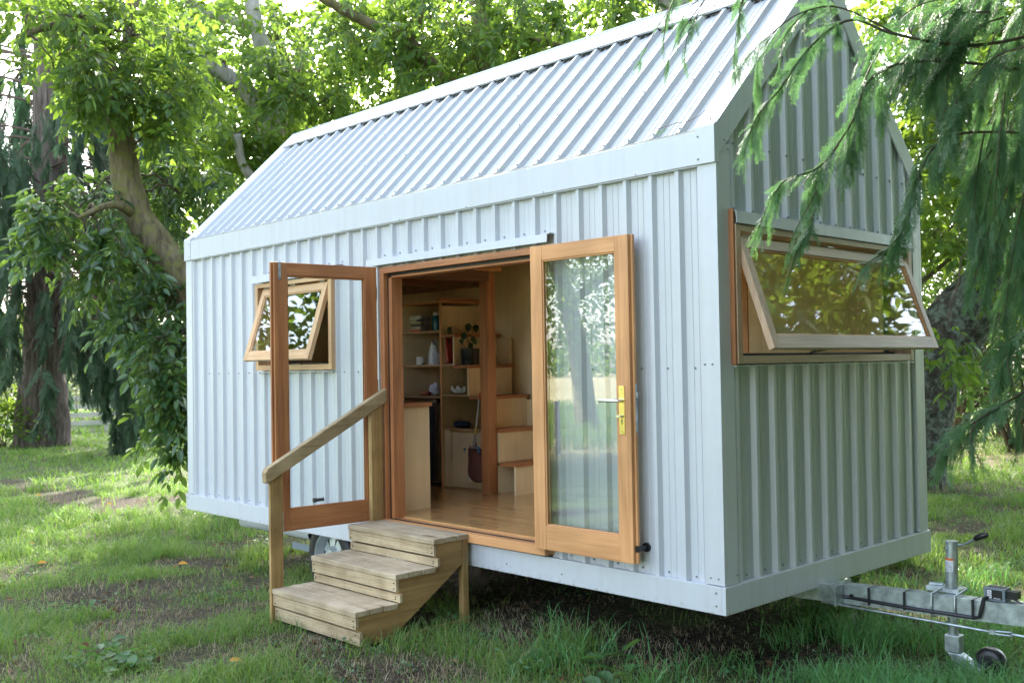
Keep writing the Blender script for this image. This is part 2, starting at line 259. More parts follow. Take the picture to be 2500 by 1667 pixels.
# ------------------------------------------------------------------ object helpers
ORG = {}
def link(o, parent):
    COL.objects.link(o)
    if parent is not None: o.parent = parent
def tag(o, label=None, cat=None, group=None, kind=None):
    if label: o['label'] = label
    if cat: o['category'] = cat
    if group: o['group'] = group
    if kind: o['kind'] = kind
    return o
def thing(name, loc, label, cat, group=None):
    o = bpy.data.objects.new(name, None); o.location = loc; o.empty_display_size = .1; link(o, None); ORG[o] = np.array(loc, float)
    return tag(o, label, cat, group)
class MB:
    def __init__(s): s.v = []; s.f = []; s.m = []
    def add(s, vs, fs, mi=0):
        k = len(s.v); s.v += [tuple(map(float, p)) for p in vs]; s.f += [tuple(i + k for i in f) for f in fs]; s.m += [mi] * len(fs); return s
    def box(s, x0, x1, y0, y1, z0, z1, mi=0, fn=None):
        vs = [(x, y, z) for z in (z0, z1) for y in (y0, y1) for x in (x0, x1)]
        if fn: vs = [fn(*p) for p in vs]
        return s.add(vs, [(0, 2, 3, 1), (4, 5, 7, 6), (0, 1, 5, 4), (2, 6, 7, 3), (0, 4, 6, 2), (1, 3, 7, 5)], mi)
    def prism(s, pts, a0, a1, axis='x', mi=0):
        n = len(pts)
        mk = {'x': lambda a, p: (a, p[0], p[1]), 'y': lambda a, p: (p[0], a, p[1]), 'z': lambda a, p: (p[0], p[1], a)}[axis]
        vs = [mk(a0, p) for p in pts] + [mk(a1, p) for p in pts]
        return s.add(vs, [tuple(range(n))[::-1], tuple(range(n, 2 * n))] + [(i, (i + 1) % n, n + (i + 1) % n, n + i) for i in range(n)], mi)
    def tube(s, pts, rs, n=10, mi=0, cap=True):
        pts = [np.array(p, float) for p in pts]
        if not hasattr(rs, '__len__'): rs = [rs] * len(pts)
        k = len(s.v); prev = None
        for i, p in enumerate(pts):
            t = pts[min(i + 1, len(pts) - 1)] - pts[max(i - 1, 0)]; t /= (np.linalg.norm(t) + 1e-9)
            if prev is None:
                a = np.array([0, 0, 1.]) if abs(t[2]) < .9 else np.array([1., 0, 0])
                prev = np.cross(t, a)
            prev = prev - t * (prev @ t); prev /= np.linalg.norm(prev); b = np.cross(t, prev)
            for j in range(n):
                a = 2 * math.pi * j / n
                s.v.append(tuple(p + rs[i] * (prev * math.cos(a) + b * math.sin(a))))
        for i in range(len(pts) - 1):
            for j in range(n):
                s.f.append((k + i * n + j, k + i * n + (j + 1) % n, k + (i + 1) * n + (j + 1) % n, k + (i + 1) * n + j)); s.m.append(mi)
        if cap:
            s.f.append(tuple(k + j for j in range(n))[::-1]); s.m.append(mi)
            e = k + (len(pts) - 1) * n; s.f.append(tuple(e + j for j in range(n))); s.m.append(mi)
        return s
    def lathe(s, prof, c=(0, 0, 0), ax='z', n=20, mi=0):
        k = len(s.v); c = np.array(c, float)
        for r, h in prof:
            for j in range(n):
                a = 2 * math.pi * j / n; p = {'z': (r * math.cos(a), r * math.sin(a), h), 'y': (r * math.cos(a), h, r * math.sin(a)), 'x': (h, r * math.cos(a), r * math.sin(a))}[ax]
                s.v.append(tuple(c + p))
        for i in range(len(prof) - 1):
            for j in range(n):
                s.f.append((k + i * n + j, k + i * n + (j + 1) % n, k + (i + 1) * n + (j + 1) % n, k + (i + 1) * n + j)); s.m.append(mi)
        return s
    def ball(s, c, r, n=12, mi=0):
        r = np.array(r if hasattr(r, '__len__') else (r, r, r), float); c = np.array(c, float); k = len(s.v); h = n // 2
        for i in range(h + 1):
            t = math.pi * i / h
            for j in range(n):
                a = 2 * math.pi * j / n; s.v.append(tuple(c + r * (math.sin(t) * math.cos(a), math.sin(t) * math.sin(a), math.cos(t))))
        for i in range(h):
            for j in range(n): s.f.append((k + i * n + j, k + (i + 1) * n + j, k + (i + 1) * n + (j + 1) % n, k + i * n + (j + 1) % n)); s.m.append(mi)
        return s
    def screw(s, c, nrm, r=.007, mi=0):
        c = np.array(c, float); nrm = np.array(nrm, float)
        return s.tube([c - nrm * .004, c + nrm * .004, c + nrm * .0075], [r, r, r * .55], 6, mi)
    def build(s, name, mats, parent=None, loc=None, rot=None, smooth=False, bevel=0, **tg):
        me = bpy.data.meshes.new(name); off = np.zeros(3)
        if loc is None and parent is not None: off = ORG[parent]
        me.from_pydata([tuple(np.array(v) - off) for v in s.v], [], s.f)
        for m in (mats if isinstance(mats, (list, tuple)) else [mats]): me.materials.append(M[m])
        me.polygons.foreach_set('material_index', s.m)
        if smooth: me.polygons.foreach_set('use_smooth', [True] * len(s.f))
        me.update()
        o = bpy.data.objects.new(name, me); link(o, parent)
        if loc is not None:
            o.location = np.array(loc) - (ORG[parent] if parent is not None else 0); ORG[o] = np.zeros(3)
            if rot is not None: o.rotation_euler = rot
        else: ORG[o] = off
        if smooth == 'auto':
            e = o.modifiers.new('edges', 'EDGE_SPLIT'); e.split_angle = R(40)
        if bevel:
            b = o.modifiers.new('bevel', 'BEVEL'); b.width = bevel; b.segments = 2; b.limit_method = 'ANGLE'; b.angle_limit = R(40)
        return tag(o, **tg)

# --- big numpy meshes (foliage, grass)
def npmesh(name, V, Q=None, T=None, mats=(), qm=None, tm=None, parent=None, smooth=False):
    me = bpy.data.meshes.new(name); V = np.asarray(V, float)
    if parent is not None: V = V - ORG[parent]
    Q = np.zeros((0, 4), int) if Q is None else Q; T = np.zeros((0, 3), int) if T is None else T
    nq, ntt = len(Q), len(T)
    me.vertices.add(len(V)); me.vertices.foreach_set('co', V.astype(np.float32).ravel())
    me.loops.add(nq * 4 + ntt * 3); me.loops.foreach_set('vertex_index', np.concatenate([Q.ravel(), T.ravel()]).astype(np.int32))
    me.polygons.add(nq + ntt); me.polygons.foreach_set('loop_start', np.concatenate([np.arange(nq) * 4, nq * 4 + np.arange(ntt) * 3]).astype(np.int32))
    mi = np.concatenate([np.zeros(nq, int) if qm is None else qm, np.zeros(ntt, int) if tm is None else tm]).astype(np.int32)
    for m in mats: me.materials.append(M[m])
    me.polygons.foreach_set('material_index', mi)
    if smooth: me.polygons.foreach_set('use_smooth', np.ones(nq + ntt, bool))
    me.update(calc_edges=True); me.validate()
    o = bpy.data.objects.new(name, me); link(o, parent); ORG[o] = ORG[parent] if parent is not None else np.zeros(3)
    return o
def unit(a): return a / (np.linalg.norm(a, axis=-1, keepdims=True) + 1e-9)
class FB:
    """collects leaves (quads) and twigs (quads)"""
    def __init__(s): s.V = []; s.Q = []; s.m = []; s.n = 0
    def put(s, V, Q, mi):
        s.V.append(V); s.Q.append(Q + s.n); s.m.append(np.full(len(Q), mi)); s.n += len(V)
    def leaves(s, p, a, nrm, l, w, mi=0):
        n = len(p)
        if n == 0: return
        a = unit(a); b = unit(np.cross(nrm, a)); c = np.cross(a, b); l = l[:, None]; w = w[:, None]
        V = np.stack([p, p + a * l * .30 + b * w * .46 + c * w * .14, p + a * l * .68 + b * w * .40 + c * w * .06, p + a * l - c * l * .14,
                      p + a * l * .68 - b * w * .40 + c * w * .06, p + a * l * .30 - b * w * .46 + c * w * .14], 1).reshape(-1, 3)
        k = (np.arange(n) * 6)[:, None]
        s.put(V, np.concatenate([k + [0, 1, 2, 3], k + [0, 3, 4, 5]], 1).reshape(-1, 4), mi)
    def segs(s, P, Qp, r0, r1, mi=1):
        n = len(P)
        if n == 0: return
        t = unit(Qp - P); ref = np.where(np.abs(t[:, 2:3]) < .9, np.array([[0, 0, 1.]]), np.array([[1., 0, 0]]))
        u = unit(np.cross(t, ref)); w = np.cross(t, u); V = []
        for base, r in ((P, r0), (Qp, r1)):
            r = np.broadcast_to(np.asarray(r, float), (n,))[:, None]
            for j in range(3):
                an = 2 * math.pi * j / 3; V.append(base + r * (u * math.cos(an) + w * math.sin(an)))
        V = np.stack(V, 1).reshape(-1, 3); k = (np.arange(n) * 6)[:, None]
        s.put(V, np.concatenate([k + [0, 1, 4, 3], k + [1, 2, 5, 4], k + [2, 0, 3, 5]], 1).reshape(-1, 4), mi)
    def path(s, pts, r0, r1, mi=1):
        pts = np.array(pts); n = len(pts) - 1; rr = np.linspace(r0, r1, n + 1)
        s.segs(pts[:-1], pts[1:], rr[:-1], rr[1:], mi)
    def build(s, name, mats, parent=None):
        return npmesh(name, np.concatenate(s.V), np.concatenate(s.Q), mats=mats, qm=np.concatenate(s.m), parent=parent)
def bez(a, b, sag, n=7):
    t = np.linspace(0, 1, n)[:, None]; p = a * (1 - t) + b * t
    p[:, 2] += (sag * 4 * t * (1 - t))[:, 0]
    p[1:-1] += RG.normal(0, np.linalg.norm(b - a) * .025, (n - 2, 3)); return p
def smooth_path(pts, rs, sub=6):
    pts = np.array(pts, float); rs = np.array(rs, float); n = len(pts); P = []; Rr = []
    for i in range(n - 1):
        p0, p1, p2, p3 = pts[max(i - 1, 0)], pts[i], pts[i + 1], pts[min(i + 2, n - 1)]
        for t in np.linspace(0, 1, sub, endpoint=False):
            P.append(.5 * (2 * p1 + (p2 - p0) * t + (2 * p0 - 5 * p1 + 4 * p2 - p3) * t * t + (3 * p1 - p0 - 3 * p2 + p3) * t ** 3)); Rr.append(rs[i] * (1 - t) + rs[i + 1] * t)
    P.append(pts[-1]); Rr.append(rs[-1]); return P, Rr
exec_parts = []

# =================================================================== THE TINY HOUSE
L, W, SB, ZE, ZR = 6.3, 2.48, .15, 2.66, 3.90
house = thing('tiny_house', (3.15, 1.24, 0), 'pale blue-grey corrugated steel tiny house on wheels with open timber doors', 'tiny house')

def profile(s0, s1, first, pan=.034, crest=.006, pitch=.19, extra=()):
    pts = [(s0, pan), (s1, pan)]
    i0 = int(math.floor((s0 - first) / pitch)) - 1
    for i in range(i0, i0 + 60):
        x = first + i * pitch
        for dx, d in ((-.016, pan), (-.0005, crest), (.0245, crest), (.040, pan), (.079, pan), (.083, pan - .003), (.087, pan - .003), (.091, pan), (.121, pan), (.125, pan - .003), (.129, pan - .003), (.133, pan)):
            if s0 < x + dx < s1: pts.append((x + dx, d))
    pts.sort()
    def dep(s):
        for a, b in zip(pts, pts[1:]):
            if a[0] <= s <= b[0]: return a[1] + (b[1] - a[1]) * (s - a[0]) / max(1e-9, b[0] - a[0])
        return pan
    for e in extra:
        if s0 < e < s1: pts.append((e, dep(e)))
    return sorted(set((round(a, 5), b) for a, b in pts))
def cladding(mb, fn, s0, s1, first, z0, ztop, holes=(), pan=.034, crest=.006, extra=()):
    ex = list(extra) + [h[0] for h in holes] + [h[1] for h in holes]
    P = profile(s0, s1, first, pan, crest, extra=ex)
    zt = ztop if callable(ztop) else (lambda s: ztop)
    for (a, da), (b, db) in zip(P, P[1:]):
        mid = (a + b) / 2; iv = [[z0, None]]
        for h in holes:
            if h[0] < mid < h[1]:
                iv = [[z0, h[2]], [h[3], None]] if h[2] > z0 else [[h[3], None]]
        for lo, hi in iv:
            ha, hb = (zt(a), zt(b)) if hi is None else (hi, hi)
            if ha <= lo and hb <= lo: continue
            mb.add([fn(a, da, lo), fn(b, db, lo), fn(b, db, max(hb, lo)), fn(a, da, max(ha, lo))], [(0, 1, 2, 3)])
def panel(mb, fn, s0, s1, z0, z1, t0, t1, holes=(), mi=0):
    """flat lining between depths t0 and t1 with rectangular holes"""
    ss = sorted({s0, s1, *[q for h in holes for q in h[:2] if s0 < q < s1]}); zz = sorted({z0, z1, *[q for h in holes for q in h[2:] if z0 < q < z1]})
    for a, b in zip(ss, ss[1:]):
        run = None
        for c, d in zip(zz, zz[1:]):
            if any(h[0] < (a + b) / 2 < h[1] and h[2] < (c + d) / 2 < h[3] for h in holes): continue
            mb.box(a, b, t0, t1, c, d, mi, fn)
fF = lambda s, d, z: (s, d, z)
fE = lambda s, d, z: (L - d, s, z)
fB = lambda s, d, z: (s, W - d, z)
fL = lambda s, d, z: (d, s, z)
gab = lambda s: ZE - .03 + min(s, W - s) - .02
DOOR = (3.25, 4.98, .14, 2.12); WINF = (1.42, 2.58, 1.37, 2.09); WINE = (.14, 2.23, 1.37, 2.10)
X0 = .3162; Y0 = .167 - .012

mb = MB(); cladding(mb, fF, .12, 6.18, X0, .145, 2.46, [DOOR, WINF])
for i in range(31):
    x = X0 + .19 * i
    for z in (.175, 1.33):
        xx = x + (.075 if z < .3 else .095)
        if DOOR[0] - .05 < xx < DOOR[1] + .02 and z > .1: continue
        if z > 1 and WINF[0] - .02 < xx < WINF[1] + .03: continue
        mb.screw((xx, .032, z), (0, -1, 0), .0065, 1)
    if 3.1 < x < 5.0: mb.screw((x + .085, .032, 2.215), (0, -1, 0), .007, 1)
    if 1.38 < x < 2.68: mb.screw((x + .085, .032, 2.215), (0, -1, 0), .007, 1)
mb.build('front_wall', ['sheet', 'screw'], house)
mb = MB(); cladding(mb, fE, .12, W - .12, Y0, .145, gab, [WINE], extra=(W / 2,))
for i in range(12):
    y = Y0 + .012 + .187 * i
    if y > W - .15: continue
    for z, c in ((2.575, .006), (2.21, .006)):
        mb.screw((L - c + .001, y, z), (1, 0, 0), .0085, 1)
    mb.screw((L - .033, y + .09, .175), (1, 0, 0), .0065, 1)
mb.build('end_wall', ['sheet', 'screw'], house)
WINB = (3.4, 5.12, .85, 2.3)  # back window, enlarged out of view to brighten the interior
mb = MB(); cladding(mb, fB, .12, 6.18, X0, .145, 2.46, [WINB]); mb.build('back_wall', ['sheet'], house)
mb = MB()
for a, b, c, d in ((3.4, 3.45, .85, 2.3), (5.07, 5.12, .85, 2.3), (3.45, 5.07, .85, .9), (3.45, 5.07, 2.25, 2.3), (4.24, 4.28, .9, 2.25)): mb.box(a, b, 2.07, 2.50, c, d, 0 if a in (3.4, 5.07, 4.24) else 1)
bw = mb.build('window', ['ced_z', 'ced_x'], house)
mb = MB(); mb.box(3.451, 4.239, 2.40, 2.406, .901, 2.249); mb.build('pane', ['glass2'], bw); mb = MB(); mb.box(4.281, 5.069, 2.40, 2.406, .901, 2.249); mb.build('pane', ['glass2'], bw)
mb = MB(); cladding(mb, fL, .12, W - .12, Y0, .145, gab, extra=(W / 2,)); mb.build('far_end_wall', ['sheet'], house)

# skirt, corner flashings, fascias
mb = MB()
mb.box(-.012, L - .0162, -.012, .016, 0, SB); mb.box(L - .016, L + .012, -.012, W + .012, .0005, SB + .0005)
mb.box(-.012, L - .0162, W - .016, W + .012, 0, SB); mb.box(-.0125, .016, .016, W - .016, .0005, SB)
mb.box(.01, L - .016, .016, .036, SB - .012, SB - .003); mb.box(L - .04, L - .016, .016, W - .02, SB - .012, SB - .003)
for z in (.045, .115): mb.screw((L - .05, -.013, z), (0, -1, 0), .006, 1); mb.screw((.03, -.013, z), (0, -1, 0), .005, 1)
for x in (4.6, 5.1): mb.screw((x, -.013, .06), (0, -1, 0), .005, 1)
mb.build('skirt_flashing', ['trim', 'screw'], house, bevel=.003)
for k, (xa, xb, xe0, xe1, ya, yb, yo) in enumerate(((L - .125, L, L - .036, L, 0, .036, .131), (0, .125, 0, .036, 0, .036, .131), (L - .125, L, L - .036, L, W - .036, W, W - .131), (0, .125, 0, .036, W - .036, W, W - .131))):
    mb = MB(); mb.box(xa, xb, ya, yb, SB + .004, 2.455); mb.box(xe0, xe1, min(yb, yo) if yo > ya else yo, yo if yo > ya else ya, SB + .004, 2.56 if k in (0, 2) else 2.55)
    if k == 0:
        for x in (L - .09, L - .04): mb.screw((x, -.001, .19), (0, -1, 0), .005, 1); mb.screw((x - .01, -.001, 1.35), (0, -1, 0), .006, 1)
        for z in (.2, 2.53): mb.screw((L + .001, .115, z), (1, 0, 0), .006, 1)
    mb.build('corner_flashing', ['trim', 'screw'], house, bevel=.003)
for yy, sg in ((0, 1), (W, -1)):
    mb = MB()
    f = lambda x, y, z: (x, yy + sg * y, z)
    mb.box(.128, 6.176, -.012, .016, 2.448, 2.632, 0, f); mb.box(.128, 6.176, -.004, .03, 2.440, 2.447, 0, f)
    mb.box(.128, 6.176, .0225, .034, 2.50, 2.652, 1, f)
    for i in range(8): mb.screw(f(.5 + i * .75, -.012, 2.456), (0, -sg, 0), .004, 2)
    for x0, x1 in ((6.1755, 6.3035), (-.0035, .1285)):
        mb.prism([(yy + sg * a, b) for a, b in ((-.017, 2.446), (.03, 2.446), (.03, 2.69), (.016, 2.672), (-.008, 2.662), (-.017, 2.65))][::sg], x0, x1, 'x', 0)
        for z in (2.475, 2.60): mb.screw((x0 + .02 if x0 > 1 else x1 - .02, yy - sg * .017, z), (0, -sg, 0), .0055, 2)
    mb.build('eaves_fascia', ['trim', 'gutter', 'screw'], house, bevel=.002)

# roof
def slope(sg, yy):
    # s along x, d below the outer plane, t up the slope from the eave
    h = math.sqrt(.5)
    return lambda s, d, t: (s, yy + sg * (h * t + h * d), 2.655 + h * t - h * d)
RT = 1.24 * math.sqrt(2)
mb = MB()
for sg, yy in ((1, 0), (-1, W)):
    f = slope(sg, yy)
    cladding(mb, f, .13, 6.165, X0 - .004, .018, RT - .05, pan=.046, crest=.016)
    for i in range(32):
        x = X0 + .19 * i + .008
        if sg > 0:
            mb.screw(f(x, .015, .06), (0, -.707, .707), .0075, 1)
            mb.add([f(x - .016, .044, .0172), f(x + .022, .044, .0172), f(x + .018, .02, .0172), f(x - .009, .02, .0172)], [(0, 1, 2, 3)], 2)
            if i % 3 != 1:
                mb.screw(f(x, .015, .62 + .0), (0, -.707, .707), .0065, 1)
            if i % 3 == 1: mb.screw(f(x, .015, 1.12), (0, -.707, .707), .0065, 1)
roof = mb.build('roof', ['roofsheet', 'screw', 'dark'], house)
mb = MB()
for sg, yy in ((1, 0), (-1, W)):
    f = slope(sg, yy)
    mb.box(-.004, L + .004, .006, .0115, RT - .235, RT, 0, f); mb.box(.0, L, .0115, .022, RT - .236, RT - .231, 0, f)
    if sg > 0:
        for i in range(33): mb.screw(f(X0 - .1 + .19 * i, .006, RT - .2 + .03), (0, -.707, .707), .006, 1)
mb.tube([(-.003, W / 2, 2.655 + W / 2 - .012), (L + .003, W / 2, 2.655 + W / 2 - .012)], .012, 8, 0)
mb.build('ridge_cap', ['trim', 'screw'], roof)
mb = MB()   # scalloped mesh closures showing under the ridge cap between the ribs
f = slope(1, 0)
rib = []
for i in range(31):
    x = X0 + .19 * i
    rib += [(x - .018, .0445, .003), (x - .004, .0145, .007), (x + .027, .0145, .007)] + [(x + .03 + k * .016, .0445, .004 + .020 * (1 - k / 6.)) for k in range(7)]
mb.v = [f(a, d, RT - .236 - w_) for a, d, w_ in rib] + [f(a, d - .001, RT - .230) for a, d, w_ in rib]; n_ = len(rib)
for i in range(n_ - 1): mb.f.append((i, i + 1, n_ + i + 1, n_ + i)); mb.m.append(0)
mb.build('ridge_closure', ['dark'], roof)
for x0, x1, xf in ((6.158, 6.302, 1), (-.002, .142, 0)):
    for sg, yy in ((1, 0), (-1, W)):
        f = slope(sg, yy); mb = MB()
        if xf: mb.box(x0, x1, .0, .007, .03, RT - .002, 0, f)
        else: mb.add([f(*q_) for q_ in ((x0, .0, .03), (x1, .045, .03), (x1, .045, RT - .002), (x0, .0, RT - .002), (x0, .007, .03), (x1, .052, .03), (x1, .052, RT - .002), (x0, .007, RT - .002))], [(0, 1, 2, 3), (7, 6, 5, 4), (0, 4, 5, 1), (1, 5, 6, 2), (2, 6, 7, 3), (3, 7, 4, 0)])
        a, b = (6.293, 6.304) if xf else (-.004, .007)
        h = math.sqrt(.5)
        pts = [(.0075, .02), (.0075, RT - .0075), (.128, RT - .128), (.128, -.105)]
        vs = [f(a, d, t) for d, t in pts] + [f(b, d, t) for d, t in pts]
        mb.add(vs, [(0, 1, 2, 3), (7, 6, 5, 4)] + [(i, (i + 1) % 4, 4 + (i + 1) % 4, 4 + i) for i in range(4)])
        if xf and sg > 0:
            mb.screw(f(6.24, .0, .06), (0, -.707, .707), .007, 1)
            for t in (.0, .9): mb.screw(f(6.305, .11, t), (1, 0, 0), .006, 1)
        mb.build('barge_flashing', ['trim', 'screw'], house, bevel=.002)

# lining, floor, ceiling
FZ = .235
mb = MB()
panel(mb, fF, .10, 6.2, .2, 2.5, .085, .105, [(3.25, 4.98, .1, 2.10), (1.44, 2.56, 1.39, 2.07)])
panel(mb, fE, .105, 2.06, .2, 2.5, .085, .105, [(.18, 2.04, 1.41, 2.07)])
panel(mb, fF, .10, 6.195, .2, 2.6, 2.08, 2.10, [(3.4, 5.12, .85, 2.3)]); mb.box(.085, .105, .105, 2.08, .2, 2.6)
mb.build('interior_lining', ['ply'], house)
mb = MB(); mb.add([(.1, .08, 2.5), (6.2, .08, 2.5), (6.2, 1.24, 3.66), (.1, 1.24, 3.66), (.1, 2.4, 2.5), (6.2, 2.4, 2.5)], [(0, 1, 2, 3), (3, 2, 5, 4)])
mb.add([(.09, .08, 2.48), (.09, 2.4, 2.48), (.09, 1.24, 3.66)], [(0, 1, 2)]); mb.add([(6.21, .08, 2.48), (6.21, 2.4, 2.48), (6.21, 1.24, 3.66)], [(0, 2, 1)])
mb.box(.1, 6.2, 2.079, 2.0795, 1.985, 1.99, 0)
mb.build('ceiling_lining', ['ply'], house)
mb = MB(); mb.box(.1, 6.2, .105, 2.08, .19, FZ); mb.build('floor', ['floorb'], house)
mb = MB(); mb.box(.03, 6.25, .04, W - .04, .03, .18); mb.build('chassis', ['blackp'], house)
# loft and its post
mb = MB()
mb.box(.105, 2.97, .106, 1.42, 2.19, 2.31, 0); mb.box(2.971, 2.985, .106, 1.50, 2.185, 2.36, 1)
mb.build('loft_deck', ['dkbeam', 'ced_y'], house)
mb = MB()
mb.box(2.80, 2.955, .106, 1.37, 2.10, 2.185); mb.box(.106, 2.80, 1.30, 1.42, 2.06, 2.185)
for x in (.6, 1.15, 1.7, 2.25): mb.box(x, x + .06, .106, 1.30, 2.09, 2.185)
mb.build('loft_beam', ['dkbeam'], house)
mb = MB(); mb.box(2.815, 2.915, 1.375, 1.475, FZ, 2.186); mb.build('loft_post', ['red_z'], house, bevel=.004)

# door frame
mb = MB()
mb.box(3.25, 3.30, -.022, .12, .226, 2.07, 0); mb.box(3.302, 3.345, .02, .12, .226, 2.055, 0)
mb.box(4.935, 4.98, -.022, .12, .226, 2.07, 0); mb.box(4.895, 4.933, .02, .12, .226, 2.055, 0)
mb.box(3.25, 4.98, -.022, .12, 2.0705, 2.115, 1); mb.box(3.30, 4.935, .02, .119, 2.035, 2.07, 1)
mb.box(3.235, 4.995, -.055, .12, .165, .225, 2); mb.box(3.302, 4.933, .012, .019, .226, 2.07, 3) if 0 else None
mb.box(3.301, 3.308, .012, .0195, .226, 2.05, 3); mb.box(4.926, 4.933, .012, .0195, .226, 2.05, 3); mb.box(3.31, 4.925, .012, .0195, 2.0, 2.0, 3) if 0 else None
mb.box(3.309, 4.925, .011, .0195, 2.052, 2.069, 3); mb.box(3.31, 4.92, .004, .020, .2255, .231, 3)
mb.build('door_frame', ['red_z', 'red_x', 'ced_x', 'black'], house, bevel=.002)
mb = MB(); mb.prism([(.034, 2.195), (-.032, 2.187), (-.036, 2.135), (-.032, 2.135), (-.028, 2.183), (.034, 2.190)], 3.093, 5.04, 'x'); mb.box(5.0405, 5.06, -.03, .034, 2.186, 2.194)
mb.build('door_head_flashing', ['trim'], house)

def door(x, y, ang, w, zb, zt, tone, flip=1):
    """leaf in its own space: x from hinge to meeting edge, y=0 the interior face, thickness 45 mm to y*flip"""
    h = zt - zb; st = .10; T = .044 * flip; X, Z = tone + '_x', tone + '_z'
    y0, y1 = min(0, T), max(0, T)
    mb = MB()
    mb.box(0, st, y0, y1, 0, h, 0); mb.box(w - st, w - .0, y0 if flip > 0 else y0, y1, 0, h, 0)
    mb.box(st, w - st, y0 + .001, y1 - .001, h - .092, h, 1); mb.box(st, w - st, y0 + .001, y1 - .001, 0, .15, 1)
    g0, g1 = (y0 + y1) / 2 - .006, (y0 + y1) / 2 + .006
    # glazing beads
    for (a, b, c, d) in ((st, st + .010, .15, h - .092), (w - st - .010, w - st, .15, h - .092)):
        mb.box(a, b, y0 + .006, g0 - .001, c, d, 0); mb.box(a, b, g1 + .001, y1 - .006, c, d, 0)
    for (c, d) in ((.15, .160), (h - .102, h - .092)):
        mb.box(st + .0105, w - st - .0105, y0 + .006, g0 - .001, c, d, 1); mb.box(st + .0105, w - st - .0105, g1 + .001, y1 - .006, c, d, 1)
    # rebated tongue on the meeting edge
    mb.box(w + .0005, w + .016, y0 if flip < 0 else y0 + .022, y1 - .022 if flip < 0 else y1, 0, h, 0)
    o = mb.build('door', [Z, X], house, loc=(x, y, zb), rot=(0, 0, ang), bevel=.003)
    mb = MB(); mb.box(st + .001, w - st - .001, g0, g1, .151, h - .093); mb.build('pane', ['glass' if flip > 0 else 'glass2'], o)
    for z in (.2, h / 2, h - .25): mb = MB(); mb.tube([(-.008, .024 if flip > 0 else -.018, z), (-.008, .024 if flip > 0 else -.018, z + .1)], .007, 8); mb.box(-.004, -.0005, y0 + .010, y1 - .006, z, z + .1); mb.build('hinge', ['galv'], o, smooth=False)
    return o, w, h
dr, w, h = door(4.9398, -.0871, .0084, .795, .213, 2.108, 'ced')
mb = MB(); mb.box(w - .082, w - .041, -.006, -.0005, .74, 1.02); mb.screw((w - .061, -.006, 1.0), (0, -1, 0), .004); mb.screw((w - .061, -.006, .757), (0, -1, 0), .004); mb.box(w - .064, w - .058, -.0075, -.006, .80, .83, 1); mb.build('lock_plate', ['brass', 'dark'], dr, bevel=.001)
mb = MB(); mb.tube([(w - .06, -.006, .935), (w - .06, -.05, .935), (w - .075, -.056, .935), (w - .19, -.056, .935)], .0095, 10); mb.build('handle', ['chrome'], dr, smooth='auto')
mb = MB(); mb.tube([(w - .062, -.006, .845), (w - .062, -.02, .845)], .007, 8); mb.box(w - .09, w - .055, -.028, -.02, .838, .852); mb.build('thumb_turn', ['chrome'], dr)
mb = MB(); mb.box(w + .0165, w + .0185, .026, .041, .75, 1.03); mb.box(w + .0185, w + .03, .028, .04, .95, .98); mb.build('latch_plate', ['galv'], dr)
dl, w2, h2 = door(3.2500, -.0500, -1.654, .836, .219, 2.119, 'red', -1)  # darker cedar puts this leaf's shade into its colour
for zz in ((h2 - .115, h2), (0, .13)):
    mb = MB(); mb.box(w2 - .05, w2 - .032, .0005, .004, zz[0], zz[1]); mb.tube([(w2 - .041, .0005, zz[0] if zz[0] > .5 else zz[1]), (w2 - .041, .004, zz[0] if zz[0] > .5 else zz[1])], .009, 10); mb.screw((w2 - .041, .004, (zz[0] + zz[1]) / 2), (0, 1, 0), .004)
    mb.build('flush_bolt', ['galv'], dl)
for (x, z, ln) in ((2.40, .295, .085), (5.745, .297, .06)):
    mb = MB(); mb.tube([(x, .034, z), (x, .020, z)], .028, 12); mb.tube([(x, .02, z), (x, -ln + .03, z)], .014, 10); mb.tube([(x, -ln + .03, z), (x, -ln, z)], [.017, .02], 10)
    mb.build('door_stop', ['blackp'], house, smooth='auto')

